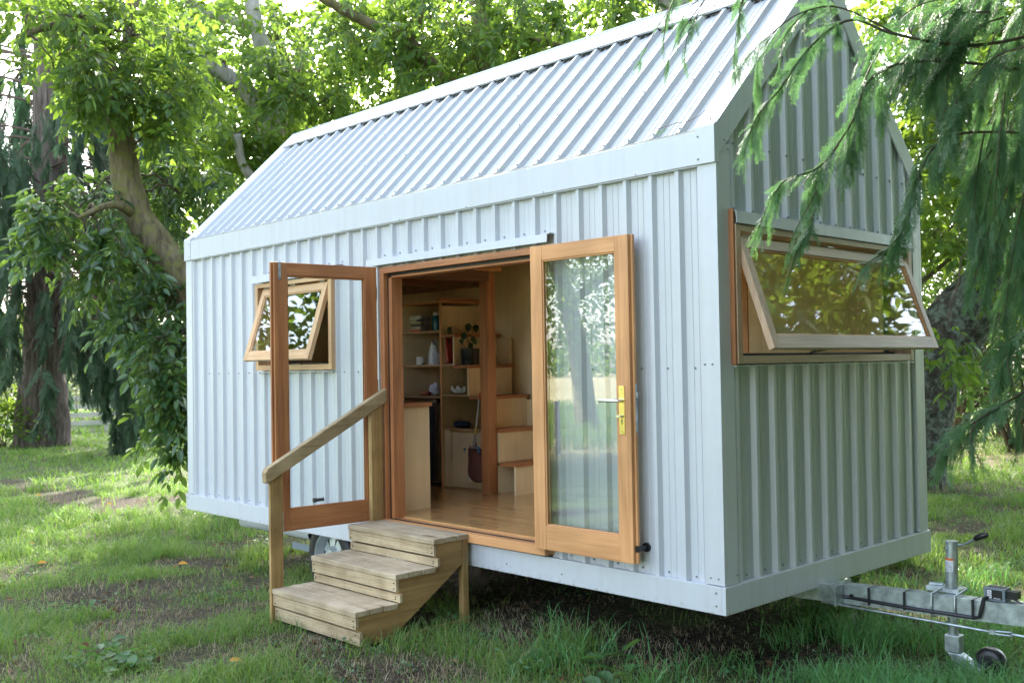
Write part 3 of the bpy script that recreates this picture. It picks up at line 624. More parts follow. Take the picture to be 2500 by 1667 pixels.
# awning windows: frame > sub-parts
def awning(fn, s0, s1, z0, z1, proud, hs0, hs1, hz, hh, ang, vz, hx, vs_, hs_, inner):
    """fn(s, out, z): s along the wall, out = metres proud of the wall plane"""
    t = .045
    mb = MB()
    B = lambda a, b, c, d, e, f, mi: mb.box(a, b, c, d, e, f, mi, fn)
    B(s0, s0 + t, -.085, proud, z0, z1, 0); B(s1 - t, s1, -.085, proud, z0, z1, 0)
    B(s0 + t, s1 - t, -.085, proud - .002, z0 + .0, z0 + t, 1); B(s0 + t, s1 - t, -.085, proud - .002, z1 - .035, z1, 1)
    B(s0 + t, s0 + t + .02, -.085, -.03, z0 + t, z1 - .036, 0); B(s1 - t - .02, s1 - t, -.085, -.03, z0 + t, z1 - .036, 0)
    B(s0 + t + .021, s1 - t - .021, -.05, -.04, z0 + t + .001, z0 + t + .014, 2)
    o = mb.build('window', [vz, hx, 'black'], house, bevel=.002)
    c, sn = math.cos(ang), math.sin(ang)
    def q(s, dn, th):   # dn down the sash, th outward thickness
        return fn(s, hz[1] + dn * sn + th * c, hz[0] - dn * c + th * sn)
    mb = MB(); S = .062; T = .04
    sb = lambda a, b, d0, d1, mi: mb.box(a, b, d0, d1, -T, 0, mi, q)
    sb(hs0, hs0 + S, 0, hh, 0); sb(hs1 - S, hs1, 0, hh, 0); sb(hs0 + S, hs1 - S, .0005, S, 1); sb(hs0 + S, hs1 - S, hh - S - .015, hh - .0005, 1)
    for a, b, d0, d1, mi in ((hs0 + S, hs0 + S + .012, S, hh - S - .015, 2), (hs1 - S - .012, hs1 - S, S, hh - S - .015, 2), (hs0 + S + .012, hs1 - S - .012, S, S + .01, 2), (hs0 + S + .012, hs1 - S - .012, hh - S - .025, hh - S - .015, 2)):
        mb.box(a, b, d0, d1, -.03, -.008, mi, q)
    sash = mb.build('sash', [vs_, hs_, inner], o, bevel=.002)
    mb = MB(); mb.box(hs0 + S + .001, hs1 - S - .001, S + .001, hh - S - .016, -.024, -.016, 0, q); mb.build('pane', ['glass'], o)
    mb = MB(); m_ = (s0 + s1) / 2
    mb.tube([fn(m_ - .1, -.03, z0 + t + .02), fn(m_ - .02, .03, z0 + t + .035), q(m_ + .02, hh - .09, -T - .002)], .005, 6); mb.tube([fn(m_ - .12, -.035, z0 + t + .015), fn(m_ - .04, -.03, z0 + t + .05)], .006, 6); mb.box(m_ - .14, m_ - .0, -.05, -.02, z0 + t + .001, z0 + t + .012, 0, fn)
    mb.build('stay', ['blackp'], o)
    for a in (hs0 + .03, m_ - .05, hs1 - .12): mb = MB(); mb.box(a, a + .075, hz[1] - .02, hz[1] + .004, hz[0] + .004, hz[0] + .010, 0, fn); mb.build('hinge', ['galv'], o)
    return o
wf = awning(lambda s, o, z: (s, -o + .034, z), 1.40, 2.605, 1.352, 2.115, .066, 1.485, 2.52, (2.066, .036), .655, .31, 'pale_z', 'pale_x', 'pale_z', 'pale_x', 'pale_x')
mb = MB(); mb.prism([(.034, 2.198), (-.042, 2.19), (-.046, 2.125), (-.041, 2.125), (-.038, 2.185), (.034, 2.192)], 1.362, 2.69, 'x'); mb.build('window_head_flashing', ['trim'], house); mb = MB(); mb.box(1.39, 2.615, -.03, .034, 1.335, 1.341); mb.build('window_sill_flashing', ['trim'], house)
we = awning(lambda s, o, z: (6.266 + o, s, z), .122, 2.25, 1.349, 2.118, .07, .172, 2.20, (2.052, .055), .655, .329, 'grey_z', 'grey_y', 'grey_z', 'grey_y', 'ced_y')
mb = MB(); mb.prism([(6.266, 2.20), (6.342, 2.19), (6.346, 2.122), (6.341, 2.122), (6.337, 2.186), (6.266, 2.194)], .12, 2.27, 'y'); mb.build('window_head_flashing', ['trim'], house); mb = MB(); mb.box(6.27, 6.33, .105, .1185, 1.345, 2.20); mb.build('window_side_board', ['red_z'], house); mb = MB(); mb.box(6.27, 6.33, .11, 2.26, 1.335, 1.341); mb.build('window_sill_flashing', ['trim'], house)

# running gear
def wheel(xc, yc, zc, r=.325, sgn=-1, wd=.19):
    e = bpy.data.objects.new('wheel', None); e.location = np.array((xc, yc, zc)) - ORG[house]; link(e, house); ORG[e] = np.array((xc, yc, zc), float)
    f = -sgn
    prof = [(r * .66, 0), (r * .74, -.006), (r * .9, -.004), (r * .97, .012), (r, .04), (r, wd - .04), (r * .97, wd - .01), (r * .66, wd)]
    mb = MB(); mb.lathe([(a, yc + f * (b)) for a, b in prof], (xc, 0, zc), 'y', 40); mb.build('tyre', ['black'], e, smooth='auto')
    mb = MB()
    mb.lathe([(r * .665, yc + f * .002), (r * .63, yc + f * .002), (r * .60, yc + f * .03), (r * .56, yc + f * .05), (r * .55, yc + f * .075), (r * .5, yc + f * .06)], (xc, 0, zc), 'y', 40)
    mb.lathe([(r * .30, yc + f * .05), (r * .24, yc + f * .035), (r * .22, yc + f * .012), (r * .1, yc + f * .008), (.0, yc + f * .008)], (xc, 0, zc), 'y', 24)
    for k in range(8):
        a = k * math.pi / 4 + .2; hw = .17
        p = []
        for rr, yo, hh in ((r * .29, .05, .37), (r * .52, .062, .30)):
            for s_ in (-1, 1): p.append((xc + rr * math.cos(a + s_ * hh), yc + f * yo, zc + rr * math.sin(a + s_ * hh)))
        mb.add(p, [(0, 1, 3, 2)])
    for k in range(5):
        a = k * 2 * math.pi / 5; mb.screw((xc + r * .17 * math.cos(a), yc + f * .008, zc + r * .17 * math.sin(a)), (0, sgn, 0), .012)
    mb.build('rim', ['rimpaint'], e, smooth='auto')
    mb = MB(); mb.lathe([(.0, yc + f * .085), (r * .54, yc + f * .085)], (xc, 0, zc), 'y', 24); mb.build('brake_drum', ['dark'], e)
wheel(2.37, .07, -.20); wheel(3.21, .07, -.20); wheel(2.37, 2.41, -.20, sgn=1); wheel(3.21, 2.41, -.20, sgn=1)
mb = MB(); mb.box(1.76, 2.1, .10, .106, -.19, -.135); mb.build('mudguard_bracket', ['boxgrey'], house)
mb = MB(); mb.lathe([(.0, .885), (.049, .885), (.053, .882), (.053, .80), (.05, .80)], (0, .06, -.035), 'x', 24) if 0 else None
mb.lathe([(0, .82), (.044, .82), (.052, .815), (.055, .82), (.055, .93), (.05, .935), (.05, 1.25), (.053, 1.25), (.053, 1.31), (.05, 1.31), (.05, 2.0)], (0, .16, -.055), 'x', 26)
mb.build('drain_pipe', ['pvc'], house, smooth='auto')
# drawbar
tz = lambda x: .010 + .039 * (x - 6.35)
mb = MB()
fn = lambda x, y, z: (x, y, z + tz(x))
mb.box(5.2, 8.6, 1.05, 1.145, -.112, 0, 0, fn); mb.box(5.3, 6.42, .955, 1.045, -.075, .02, 0); mb.box(6.405, 6.415, .96, 1.15, -.10, .035)
for k in range(2): mb.tube([(6.47, 1.049, -.05), (6.47, 1.0485, -.05)], .016, 10, 1)
mb.build('drawbar', ['galv', 'dark'], house, bevel=.006)
mb = MB()
mb.tube([(6.39, 1.03, -.055), (6.46, 1.045, -.055), (6.60, 1.037, tz(6.6) - .075), (6.75, 1.036, tz(6.75) - .082), (6.9, 1.036, tz(6.9) - .088), (7.1, 1.036, tz(7.1) - .092), (7.19, 1.035, tz(7.19) - .094), (7.222, 1.03, tz(7.2) - .085), (7.232, 1.034, tz(7.2) - .04), (7.24, 1.05, tz(7.2) + .012), (7.27, 1.08, tz(7.2) + .03)], .0105, 8)
for x in (6.585, 6.80, 7.185):
    for dy in (0,): mb.box(x - .002, x + .002, 1.046, 1.149, .0005, .003, 0, fn); mb.box(x - .002, x + .002, 1.024, 1.0495, -.1, .003, 0, fn)
mb.build('wiring_loom', ['blackp', 'strap_y'], house, smooth=False)
mb = MB(); mb.tube([(6.3, 1.0, -.096), (7.30, 1.0, -.102)], .0065, 8)
mb.tube([(7.30, 1.0, -.102), (7.325, 1.0, -.094), (7.40, 1.0, -.088)], .005, 6); mb.tube([(7.30, 1.0, -.102), (7.325, 1.0, -.110), (7.40, 1.0, -.106)], .005, 6); mb.tube([(7.40, 1.0, -.085), (7.40, 1.0, -.109)], .007, 6); mb.tube([(7.40, 1.0, -.097), (8.3, 1.0, -.10)], .007, 6); mb.box(7.285, 7.315, .99, 1.01, -.113, -.09)
mb.build('brake_rod', ['galv'], house)
# breakaway battery box
bz = tz(7.3)
mb = MB(); mb.prism([(1.065, bz + .003), (1.065, bz + .066), (1.07, bz + .07), (1.15, bz + .07), (1.15, bz + .003)], 7.235, 7.345, 'x', 0)
for i in range(7): mb.box(7.25 + i * .013, 7.256 + i * .013, 1.08, 1.135, bz + .0705, bz + .073, 1)
mb.box(7.25, 7.332, 1.0625, 1.0648, bz + .012, bz + .062, 1)
for z in (.039, .016): mb.box(7.254, 7.277, 1.0605, 1.0622, bz + z, bz + z + .020, 2); mb.prism([(7.257, bz + z + .009), (7.268, bz + z + .009), (7.268, bz + z + .006), (7.274, bz + z + .0105), (7.268, bz + z + .015), (7.268, bz + z + .012), (7.257, bz + z + .012)], 1.0595, 1.0603, 'y', 3)
for i in range(5): mb.box(7.288 + i * .0075, 7.2925 + i * .0075, 1.0605, 1.0622, bz + .0155, bz + .0205 + .001 * (i % 2), 2)
mb.box(7.345, 7.40, 1.085, 1.14, bz + .02, bz + .06, 1); mb.tube([(7.346, 1.10, bz + .03), (7.38, 1.09, bz + .02), (7.43, 1.09, bz + .004)], .004, 6, 1)
bx = mb.build('battery_box', ['boxgrey', 'blackp', 'sticker', 'ink_red'], house, bevel=.001)
# jockey stand
jx, jy = 7.012, 1.19
js = bpy.data.objects.new('jockey_stand', None); js.location = np.array((jx, jy, -.1)) - ORG[house]; link(js, house); ORG[js] = np.array((jx, jy, -.1))
mb = MB(); mb.tube([(jx - .004, jy, .05), (jx + .003, jy, .315)], .0335, 20); mb.tube([(jx + .003, jy, .3151), (jx + .003, jy, .325)], [.0345, .0345], 20); mb.tube([(jx - .004, jy, .052), (jx, jy, -.21)], .029, 20)
mb.screw((jx - .012, jy - .032, .285), (0, -1, 0), .009); mb.build('post', ['galv'], js, smooth='auto')
mb = MB(); k0 = len(mb.v)
for i in range(9):
    a = R(-165 + i * 14)
    for z in (.155, .215, .2175, .232): mb.v.append((jx + .0345 * math.cos(a), jy + .0345 * math.sin(a), z))
for i in range(8):
    for j in range(3): q = k0 + i * 4 + j; mb.f.append((q, q + 4, q + 5, q + 1)); mb.m.append(1 if j == 2 else 0)
for r_ in range(6):
    for i in range(1, 7):
        if (i + r_) % 5 == 0: continue
        a, b = R(-165 + i * 14), R(-165 + i * 14 + 13); z = .163 + r_ * .0085
        mb.add([(jx + .0349 * math.cos(t), jy + .0349 * math.sin(t), zz) for t, zz in ((a, z), (b, z), (b, z + .0028), (a, z + .0028))], [(0, 1, 2, 3)], 2)
mb.build('warning_label', ['sticker', 'sticker_orange', 'ink'], js)
mb = MB(); mb.tube([(jx + .03, jy, .305), (jx + .07, jy - .003, .312), (jx + .14, jy - .01, .352)], .007, 8); mb.build('crank', ['galv'], js)
mb = MB(); mb.tube([(jx + .135, jy - .01, .35), (jx + .15, jy - .012, .36), (jx + .20, jy - .017, .383), (jx + .21, jy - .018, .387)], [.010, .017, .018, .011], 10); mb.build('crank_grip', ['blackp'], js, smooth='auto')
mb = MB(); mb.box(jx - .13, jx + .06, jy - .055, jy + .055, tz(7) + .004, tz(7) + .028); mb.tube([(jx - .13, jy, tz(7) + .03), (jx - .05, jy, tz(7) + .034)], .012, 8)
for x in (6.955, 7.085):
    mb.tube([(x + .02, 1.16, tz(x) + .03), (x, 1.045, tz(x) + .006), (x, 1.040, tz(x) - .06), (x, 1.044, tz(x) - .116), (x + .02, 1.15, tz(x) - .118)], .0075, 8)
mb.build('clamp', ['galv'], js, bevel=.003)
mb = MB(); mb.box(jx - .04, jx + .045, jy - .035, jy + .035, -.30, -.20); mb.prism([(jx - .03, -.30), (jx + .045, -.30), (jx + .17, -.37), (jx + .14, -.395), (jx, -.345)], jy - .03, jy + .03, 'y'); mb.build('wheel_fork', ['galv'], js, bevel=.006)
mb = MB(); mb.lathe([(.0, jy + .03), (.045, jy + .03), (.072, jy + .035), (.084, jy + .045), (.089, jy + .06), (.089, jy + .09), (.076, jy + .11), (0, jy + .11)], (jx + .175, 0, -.345), 'y', 28); mb.build('jockey_wheel', ['blackp'], js, smooth='auto')

# =================================================================== TIMBER STEPS
st = thing('timber_steps', (3.78, -.5, -.36), 'weathered timber steps with one sloping handrail leading up to the doorway', 'steps')
SX0, SX1 = 3.285, 4.272
for i, (yf, zt) in enumerate(((-.362, .225), (-.675, .043), (-.988, -.14))):
    back = -.058 if i == 0 else (-.345, -.658)[i - 1]
    nb = 3; bw = (back - yf - .009 * (nb - 1)) / nb
    mb = MB()
    for k in range(nb):
        a = yf + k * (bw + .009); x1 = SX1 - (.004 * (k % 2)); mb.box(SX0, x1, a, a + bw, zt - .034, zt)
    mb.build('tread', ['dec_x'], st, bevel=.003)
    zb = zt - .183
    for k, (a, b) in enumerate(((zt - .113, zt - .0375), (zb + .002 if i < 2 else zt - .21, zt - .127))):
        mb = MB(); yy = yf + .008 + (.014 if k else 0)
        mb.box(SX0, SX1 - .008 + (.022 if k else 0), yy, yy + .022, a + (.0005), b)
        for z in (a + .02, b - .02): mb.screw((SX1 - .03, yy - .0015, z), (0, -1, 0), .0035, 1); mb.screw((SX0 + .03, yy - .0015, z), (0, -1, 0), .0035, 1)
        mb.build('riser', ['rib_x', 'dark'], st, bevel=.002)
sp = [(-.955, -.36), (-.955, -.175), (-.64, -.175), (-.64, .008), (-.327, .008), (-.327, .19), (-.104, .19), (-.104, .03), (-.69, -.345), (-.69, -.36)]
for x0, x1 in ((SX1 - .05, SX1 - .012), (SX0 + .012, SX0 + .05)):
    mb = MB(); mb.prism([(a, b) for a, b in sp], x0, x1, 'x'); mb.build('stringer', ['pine_y'], st, bevel=.002)
    mb = MB(); mb.box(x0 - .008, x1 + .006, -.102, -.058, -.40, .1905); mb.build('support_post', ['pine_z'], st, bevel=.002)
    mb = MB(); mb.box(x0 - .004, x1 + .004, -.70, -.103, -.405, -.352); mb.build('ground_rail', ['pine_y'], st)
for (ya, yb, z0, z1) in ((-.992, -.895, -.42, .62), (-.150, -.050, -.15, 1.115)):
    mb = MB(); mb.prism([(ya, z0), (yb, z0), (yb, z1 + (yb - ya) * .5 - .045), (ya, z1 - .045)], 3.256, 3.282, 'x') if 0 else mb.prism([(ya, z0), (yb, z0), (yb, .575 + .515 * (yb + 1.03)), (ya, .575 + .515 * (ya + 1.03))], 3.2575, 3.2995 if ya > -.5 else 3.284, 'x')
    mb.build('handrail_post', ['pine_z'], st, bevel=.002)
mb = MB()
q = lambda y: .575 + .515 * (y + 1.03)
mb.prism([(-1.035, q(-1.035) + .012), (-1.02, q(-1.02)), (-.005, q(-.005)), (-.005, q(-.005) + .105), (-1.02, q(-1.02) + .105), (-1.04, q(-1.04) + .085)], 3.250, 3.306, 'x')
mb.build('handrail', ['rail_y'], st, bevel=.008)

# =================================================================== INTERIOR
def on_y(us, vs, y):
    r = FWD + RIGHT * ((us - 1250) / F) - UPV * ((vs - 833.5) / F); t = (y - CAM[1]) / r[1]; return CAM + r * t
Z5 = lambda u, v, y: on_y(880 + u / 4.704, 600 + v / 4.704, y)
Z6 = lambda u, v, y: on_y(880 + u / 3.92, 900 + v / 3.92, y)
YF, YB = 1.482, 2.045
su = thing('storage_stairs', (2.3, 1.75, FZ), 'plywood staircase of stacked boxes with open shelves under its dark treads', 'staircase')
XR = [3.135, 2.936, 2.735, 2.535, 2.341, 2.16]; ZT = [.51, .80, 1.09, 1.372, 1.662, 1.95]
mb = MB(); T = .018
mb.box(1.54, 1.558, YF, YB, FZ, 1.96); mb.box(2.137, 2.1605, YF, YB, FZ, 1.93); mb.box(1.558, 2.137, YB - .02, YB, FZ, 1.95)
mb.box(2.161, 3.12, YB - .0195, YB - .0005, FZ, .47); mb.box(2.161, 2.9, YB - .0195, YB - .0005, .47, 1.04); mb.box(2.161, 2.52, YB - .0195, YB - .0005, 1.04, 1.62)
for i, (x, z) in enumerate(zip(XR, ZT)):
    zl = ZT[i - 1] + .001 if i else FZ
    if i < 5: mb.box(x - T, x - .001, YF, YB - .02, zl if i else FZ, z - .031)
mb.box(2.161, 2.25, YF + .02, YF + .038, FZ, .782); mb.box(2.72, 2.934, YF + .002, YF + .02, .512, .768); mb.box(2.72, 2.91, YF + .002, YF + .02, FZ, .48)
mb.box(2.892, 2.9095, YF + .0205, YB - .02, FZ, .478)
mb.build('carcass', ['ply'], su)
for z, x0, x1 in ((1.082, 1.559, 2.136), (1.378, 1.559, 2.136), (1.70, 1.559, 2.136), (.788, 2.161, 2.717), (1.10, 2.161, 2.517), (1.383, 2.161, 2.323)):
    mb = MB(); mb.box(x0, x1, YF + .001, YB - .021, z - .018, z); mb.build('shelf', ['plyedge'], su)
mb = MB(); mb.box(1.535, 2.165, YF - .003, YB, 1.9605, 1.978); mb.box(2.135, 2.163, YF - .004, YF - .0005, FZ, 1.96); mb.build('edge_trim', ['ced_z'], su)
for i, (x, z) in enumerate(zip(XR[:5], ZT[:5])):
    mb = MB(); mb.box(XR[i + 1] - .0, x + .012, YF - .006, YB + .006, z - .03, z); mb.build('tread', ['red_y'], su, bevel=.002)
mb = MB(); mb.box(2.09, 2.172, YF - .004, YB + .005, 1.979, 2.0); mb.build('tread', ['red_y'], su)
mb = MB(); mb.box(2.251, 2.71, YF + .035, YF + .052, FZ + .012, .768); p = Z6(872, 835, YF + .035); mb.tube([(p[0], YF + .036, p[2]), (p[0], YF + .0345, p[2])], .012, 12, 1); mb.build('cupboard_door', ['ply', 'dark'], su)
mb = MB(); mb.box(2.161, 2.92, YF - .002, YF + .016, FZ, FZ + .011); mb.build('plinth', ['plyedge'], su)

kb = thing('kitchen_cabinet', (2.2, .33, FZ), 'plain plywood kitchen cabinet with timber benchtop just inside the doorway', 'cabinet')
mb = MB(); mb.box(1.2, 3.135, .12, .535, FZ, 1.045); mb.build('carcass', ['ply'], kb, bevel=.001)
mb = MB(); mb.box(1.2, 3.157, .112, .550, 1.046, 1.078); mb.build('benchtop', ['red_x'], kb, bevel=.002)
fr = thing('fridge', (1.86, 1.75, FZ), 'black fridge with silver edge trim built into the shelving', 'fridge')
mb = MB(); mb.box(1.60, 2.10, YF + .03, YB - .03, FZ + .03, 1.055); mb.build('body', ['blackp'], fr)
mb = MB(); mb.box(1.602, 2.075, YF - .01, YF + .028, FZ + .05, 1.02); mb.build('door', ['black'], fr, bevel=.004)
mb = MB(); mb.box(2.045, 2.056, YF - .014, YF - .0105, FZ + .04, 1.05); mb.box(2.076, 2.10, YF - .008, YF + .029, FZ + .04, 1.05); mb.box(1.602, 2.10, YF - .012, YF + .028, 1.0205, 1.055); mb.box(1.602, 2.07, YF - .012, YF + .02, FZ + .035, FZ + .0495); mb.build('trim', ['chrome'], fr)

def book(x, y, z, lx, ly, lz, mat, label, tilt=0, spine='x', mark=None, rot=0):
    t = thing('book', (x, y, z), label, 'book', 'books on the stair shelves'); ORG[t] = np.zeros(3)
    mb = MB()
    if spine == 'x':    # lying, spine to -y
        mb.box(0, lx, 0, ly, 0, .003, 0); mb.box(0, lx, 0, ly, lz - .003, lz, 0); mb.box(0, lx, 0, .004, .003, lz - .003, 0)
        if mark: mb.box(lx * .12, lx * .7, -.0008, 0, lz * .38, lz * .62, 1)
        pg = (.003, lx - .004, .004, ly - .004, .003, lz - .003)
    else:               # standing, spine to -y
        mb.box(0, .003, 0, ly, 0, lz, 0); mb.box(lx - .003, lx, 0, ly, 0, lz, 0); mb.box(.003, lx - .003, 0, .004, 0, lz, 0)
        if mark:
            for k in range(9): mb.box(lx * .3, lx * .7, -.0008, 0, lz * (.12 + k * .09), lz * (.12 + k * .09) + .008, 1)
        pg = (.003, lx - .003, .004, ly - .004, .003, lz - .004)
    mb.build('cover', [mat, mark or 'ink'], t); mb = MB(); mb.box(*pg); mb.build('pages', ['paper'], t)
    t.rotation_euler = (0, tilt, rot); return t
bp = Z5(525, 965, 1.58); z = 1.7005
for mat, lx, lz, dx, mk, lb in (('book_orange', .200, .026, 0, None, 'orange-spined book at the bottom of the lying pile'), ('book_cream', .205, .030, .0, 'ink', 'cream book lying just above the orange-spined one'), ('book_dark', .205, .018, .003, None, 'thin dark green book in the middle of the pile'),
                            ('book_olive', .190, .018, .012, None, 'thin olive book lying on the dark green one'), ('book_cream', .185, .036, .022, 'book_olive', 'thick pale book with olive spine panel, second from top of pile'), ('book_white', .180, .032, .036, 'book_olive', 'white book on the very top of the lying pile')):
    book(bp[0] + dx, 1.58, z, lx, .15, lz, mat, lb, mark=mk, rot=.10); z += lz + .0006
bp = Z5(940, 1345, 1.54)
book(bp[0] + .006, 1.54, 1.384, .030, .13, .165, 'book_white', 'slim white book standing at the left end of the books', 0, 'z')
book(bp[0] + .040, 1.545, 1.384, .020, .13, .145, 'book_blue', 'short blue book standing beside the white one', .02, 'z')
book(bp[0] + .064, 1.54, 1.3845, .018, .14, .10, 'book_lilac', 'small lilac booklet leaning between the blue and cream books', -.1, 'z')
book(bp[0] + .052, 1.53, 1.390, .020, .15, .235, 'book_cream', 'cream book with dark spine lettering leaning on the red one', -.17, 'z', 'ink')
book(bp[0] + .079, 1.53, 1.390, .026, .16, .238, 'book_red', 'red book with pale spine lettering leaning to the left', -.17, 'z', 'book_cream') if 0 else book(bp[0] + .076, 1.53, 1.390, .030, .16, .240, 'book_red', 'red book with pale spine lettering leaning to the left', -.17, 'z', 'book_cream')
# teal vase with pale lid, driftwood
p = Z5(870, 955, 1.55); v = thing('teal_tin', (p[0], 1.56, 1.701), 'dark teal canister with a pale top beside the book pile', 'canister')
mb = MB(); mb.lathe([(0, 1.701), (.044, 1.701), (.046, 1.71), (.046, 1.835), (.040, 1.845), (0, 1.846)], (p[0], 1.56, 0), 'z', 24); mb.lathe([(.0462, 1.725), (.0468, 1.73), (.0468, 1.742), (.0462, 1.747)], (p[0], 1.56, 0), 'z', 24); mb.build('body', ['teal'], v, smooth='auto')
mb = MB(); mb.lathe([(0, 1.8465), (.034, 1.8465), (.036, 1.86), (.034, 1.878), (0, 1.88)], (p[0], 1.56, 0), 'z', 20); mb.build('lid', ['book_cream'], v, smooth='auto')
a, b, c = Z5(640, 865, 1.53), Z5(760, 850, 1.53), Z5(765, 960, 1.53)
mb = MB(); mb.tube([a, (a + b) / 2 + (0, 0, .006), b, b + (.04, 0, .006)], [.006, .014, .018, .007], 8); mb.tube([b + (.0, 0, .02), (b + c) / 2 + (.005, 0, 0), (c[0], 1.53, 1.7035)], [.012, .014, .012], 8); mb.tube([b, b + (.035, -.01, -.05)], [.012, .006], 8)
tag(mb.build('driftwood', ['driftwood'], None, smooth=True), 'dark gnarled piece of driftwood leaning on the book pile', 'driftwood')
# mug, jug, bowls
p = Z5(690, 1350, 1.53); x, y = p[0], 1.53; zz = 1.3795
t = thing('mug', (x, y, zz), 'small pale mug with a handle on the middle shelf', 'mug')
mb = MB(); mb.lathe([(0, zz), (.034, zz), (.040, zz + .008), (.041, zz + .075), (.037, zz + .075), (.036, zz + .01), (0, zz + .008)], (x, y, 0), 'z', 26); mb.build('body', ['white'], t, smooth='auto')
mb = MB(); mb.tube([(x + .038, y - .01, zz + .062), (x + .062, y - .016, zz + .06), (x + .068, y - .018, zz + .035), (x + .058, y - .016, zz + .016), (x + .038, y - .01, zz + .014)], .005, 8); mb.build('handle', ['white'], t, smooth=True)
p = Z5(815, 1350, 1.62); x, y = p[0], 1.66
t = thing('jug', (x, y, zz), 'tall pale carafe with slanted spout behind the mug', 'jug')
mb = MB(); mb.lathe([(0, zz), (.060, zz), (.064, zz + .02), (.060, zz + .08), (.048, zz + .14), (.034, zz + .19), (.028, zz + .215), (.024, zz + .215), (.03, zz + .18), (.0, zz + .1)], (x, y, 0), 'z', 26)
for i, q_ in enumerate(mb.v):
    if q_[2] > zz + .2: mb.v[i] = (q_[0], q_[1], q_[2] - (q_[0] - x) * 1.3)
mb.build('body', ['white'], t, smooth='auto')
mb = MB(); mb.tube([(x + .026, y - .012, zz + .19), (x + .055, y - .02, zz + .15), (x + .066, y - .022, zz + .10)], [.004, .006, .006], 8); mb.build('handle', ['greyc'], t, smooth=True)
p = Z5(862, 1350, 1.53); x, y = p[0] + .012, 1.545
for k, (lb, h0) in enumerate((('grey bowl at the bottom of a stack of two', zz), ('grey bowl on top of a stack of two', zz + .042))):
    mb = MB(); mb.lathe([(0, h0), (.032, h0), (.046, h0 + .02), (.0485 + .001 * k, h0 + .05), (.0485 + .001 * k, h0 + .068 - .02 * (1 - k)), (.046, h0 + .068 - .02 * (1 - k)), (.043, h0 + .025), (0, h0 + .008)], (x, y, 0), 'z', 26)
    tag(mb.build('bowl', ['greyc'], None, smooth='auto'), lb, 'bowl', 'stacked grey bowls')
# potted plant on the fourth tread
p = Z5(1262, 1340, 1.62); x, y = p[0], 1.62; zz = 1.3725
t = thing('potted_plant', (x, y, zz), 'heart-leaved trailing plant in a matt black pot on a stair tread', 'potted plant')
pr = .083
mb = MB(); mb.lathe([(0, zz), (pr - .006, zz), (pr, zz + .006), (pr + .002, zz + .036), (pr - .001, zz + .040), (pr + .001, zz + .044), (pr + .006, zz + .15), (pr + .002, zz + .152), (pr - .004, zz + .14), (0, zz + .135)], (x, y, 0), 'z', 36); mb.build('pot', ['blackp'], t, smooth='auto')
fb = FB(); top = np.array([x, y, zz + .14])
tips = [Z5(*q_, 1.58) for q_ in ((1078, 930), (1200, 885), (1265, 905), (1135, 1030), (1225, 990), (1235, 1040), (1290, 1070), (1160, 1070), (1200, 1060), (1320, 1080), (1055, 1080), (1265, 1110), (1100, 1060))]
sizes = [.095, .085, .08, .075, .08, .07, .06, .06, .06, .05, .04, .06, .05]
for q_, s_ in zip(tips, sizes):
    q_ = q_ + (0, RG.uniform(-.05, .08), 0); bse = top + (RG.normal(0, .02), RG.normal(0, .02), 0)
    fb.path(bez(bse, q_ + (0, 0, .01), .04, 8), .0022, .0014)
    dd = unit(np.array([q_[0] - x, -.2 * s_, -.10]) + RG.normal(0, .03, 3))
    fb.leaves(q_[None], (dd + (0, 0, -.8))[None], np.array([[.6, -.75, .35]]) + RG.normal(0, .25, (1, 3)), np.array([s_]), np.array([s_ * .8]))
lf = fb.build('leaves', ['leafD', 'twig'], t)
# bread roll, plum, cloth
p = Z6(600, 235, 1.54); zz = 1.083
mb = MB(); mb.ball((p[0] - .0, 1.55, zz + .026), (.075, .035, .026), 16); tag(mb.build('bread_roll', ['bread'], None, smooth=True), 'long brown bread loaf lying on the shelf above the fridge', 'bread')
p = Z6(668, 225, 1.53); mb = MB(); mb.ball((p[0] + .0, 1.515, zz + .0225), .0225, 16); mb.tube([(p[0], 1.515, zz + .043), (p[0] + .002, 1.513, zz + .054)], .0015, 5); tag(mb.build('plum', ['plum'], None, smooth=True), 'dark red plum resting in front of the white cloth', 'plum')
p = Z6(705, 180, 1.58); c = np.array((p[0], 1.585, zz + .052)); mb = MB(); mb.ball(c, (.058, .05, .06), 28)
for i, q_ in enumerate(mb.v):
    d = np.array(q_) - c; n_ = float(vnoise(d[0] * 60 + 9, d[2] * 60 + d[1] * 45 + 4, 31)); mb.v[i] = tuple(c + d * (.72 + .6 * n_)); mb.v[i] = (mb.v[i][0], mb.v[i][1], max(mb.v[i][2], zz + .001))
tag(mb.build('white_cloth', ['cloth'], None, smooth=False), 'crumpled white cloth bunched up beside the brown loaf', 'cloth')
# clam shell
p = Z6(930, 235, 1.56); c = np.array((p[0], 1.57, 1.104)); mb = MB(); n1, n2 = 40, 9; k0 = 0
for j in range(n2):
    r_ = j / (n2 - 1)
    for i in range(n1):
        a = math.pi * (i / (n1 - 1)); wv = math.cos(a * 7.0) * r_
        rad = (.03 + .065 * r_) * (1 + .05 * math.cos(a * 7))
        mb.v.append(tuple(c + (-rad * math.cos(a) * 1.12, -.015 - .035 * r_ * math.sin(a) + .02, .006 + .052 * r_ ** 1.4 * (.75 + .25 * math.sin(a)) + .017 * wv)))
for j in range(n2 - 1):
    for i in range(n1 - 1): mb.f.append((j * n1 + i, j * n1 + i + 1, (j + 1) * n1 + i + 1, (j + 1) * n1 + i)); mb.m.append(0)
sh = mb.build('clam_shell', ['shell'], None, smooth=True); s_ = sh.modifiers.new('thick', 'SOLIDIFY'); s_.thickness = .006
tag(sh, 'white ruffled giant clam shell on the shelf below the plant pot', 'shell')
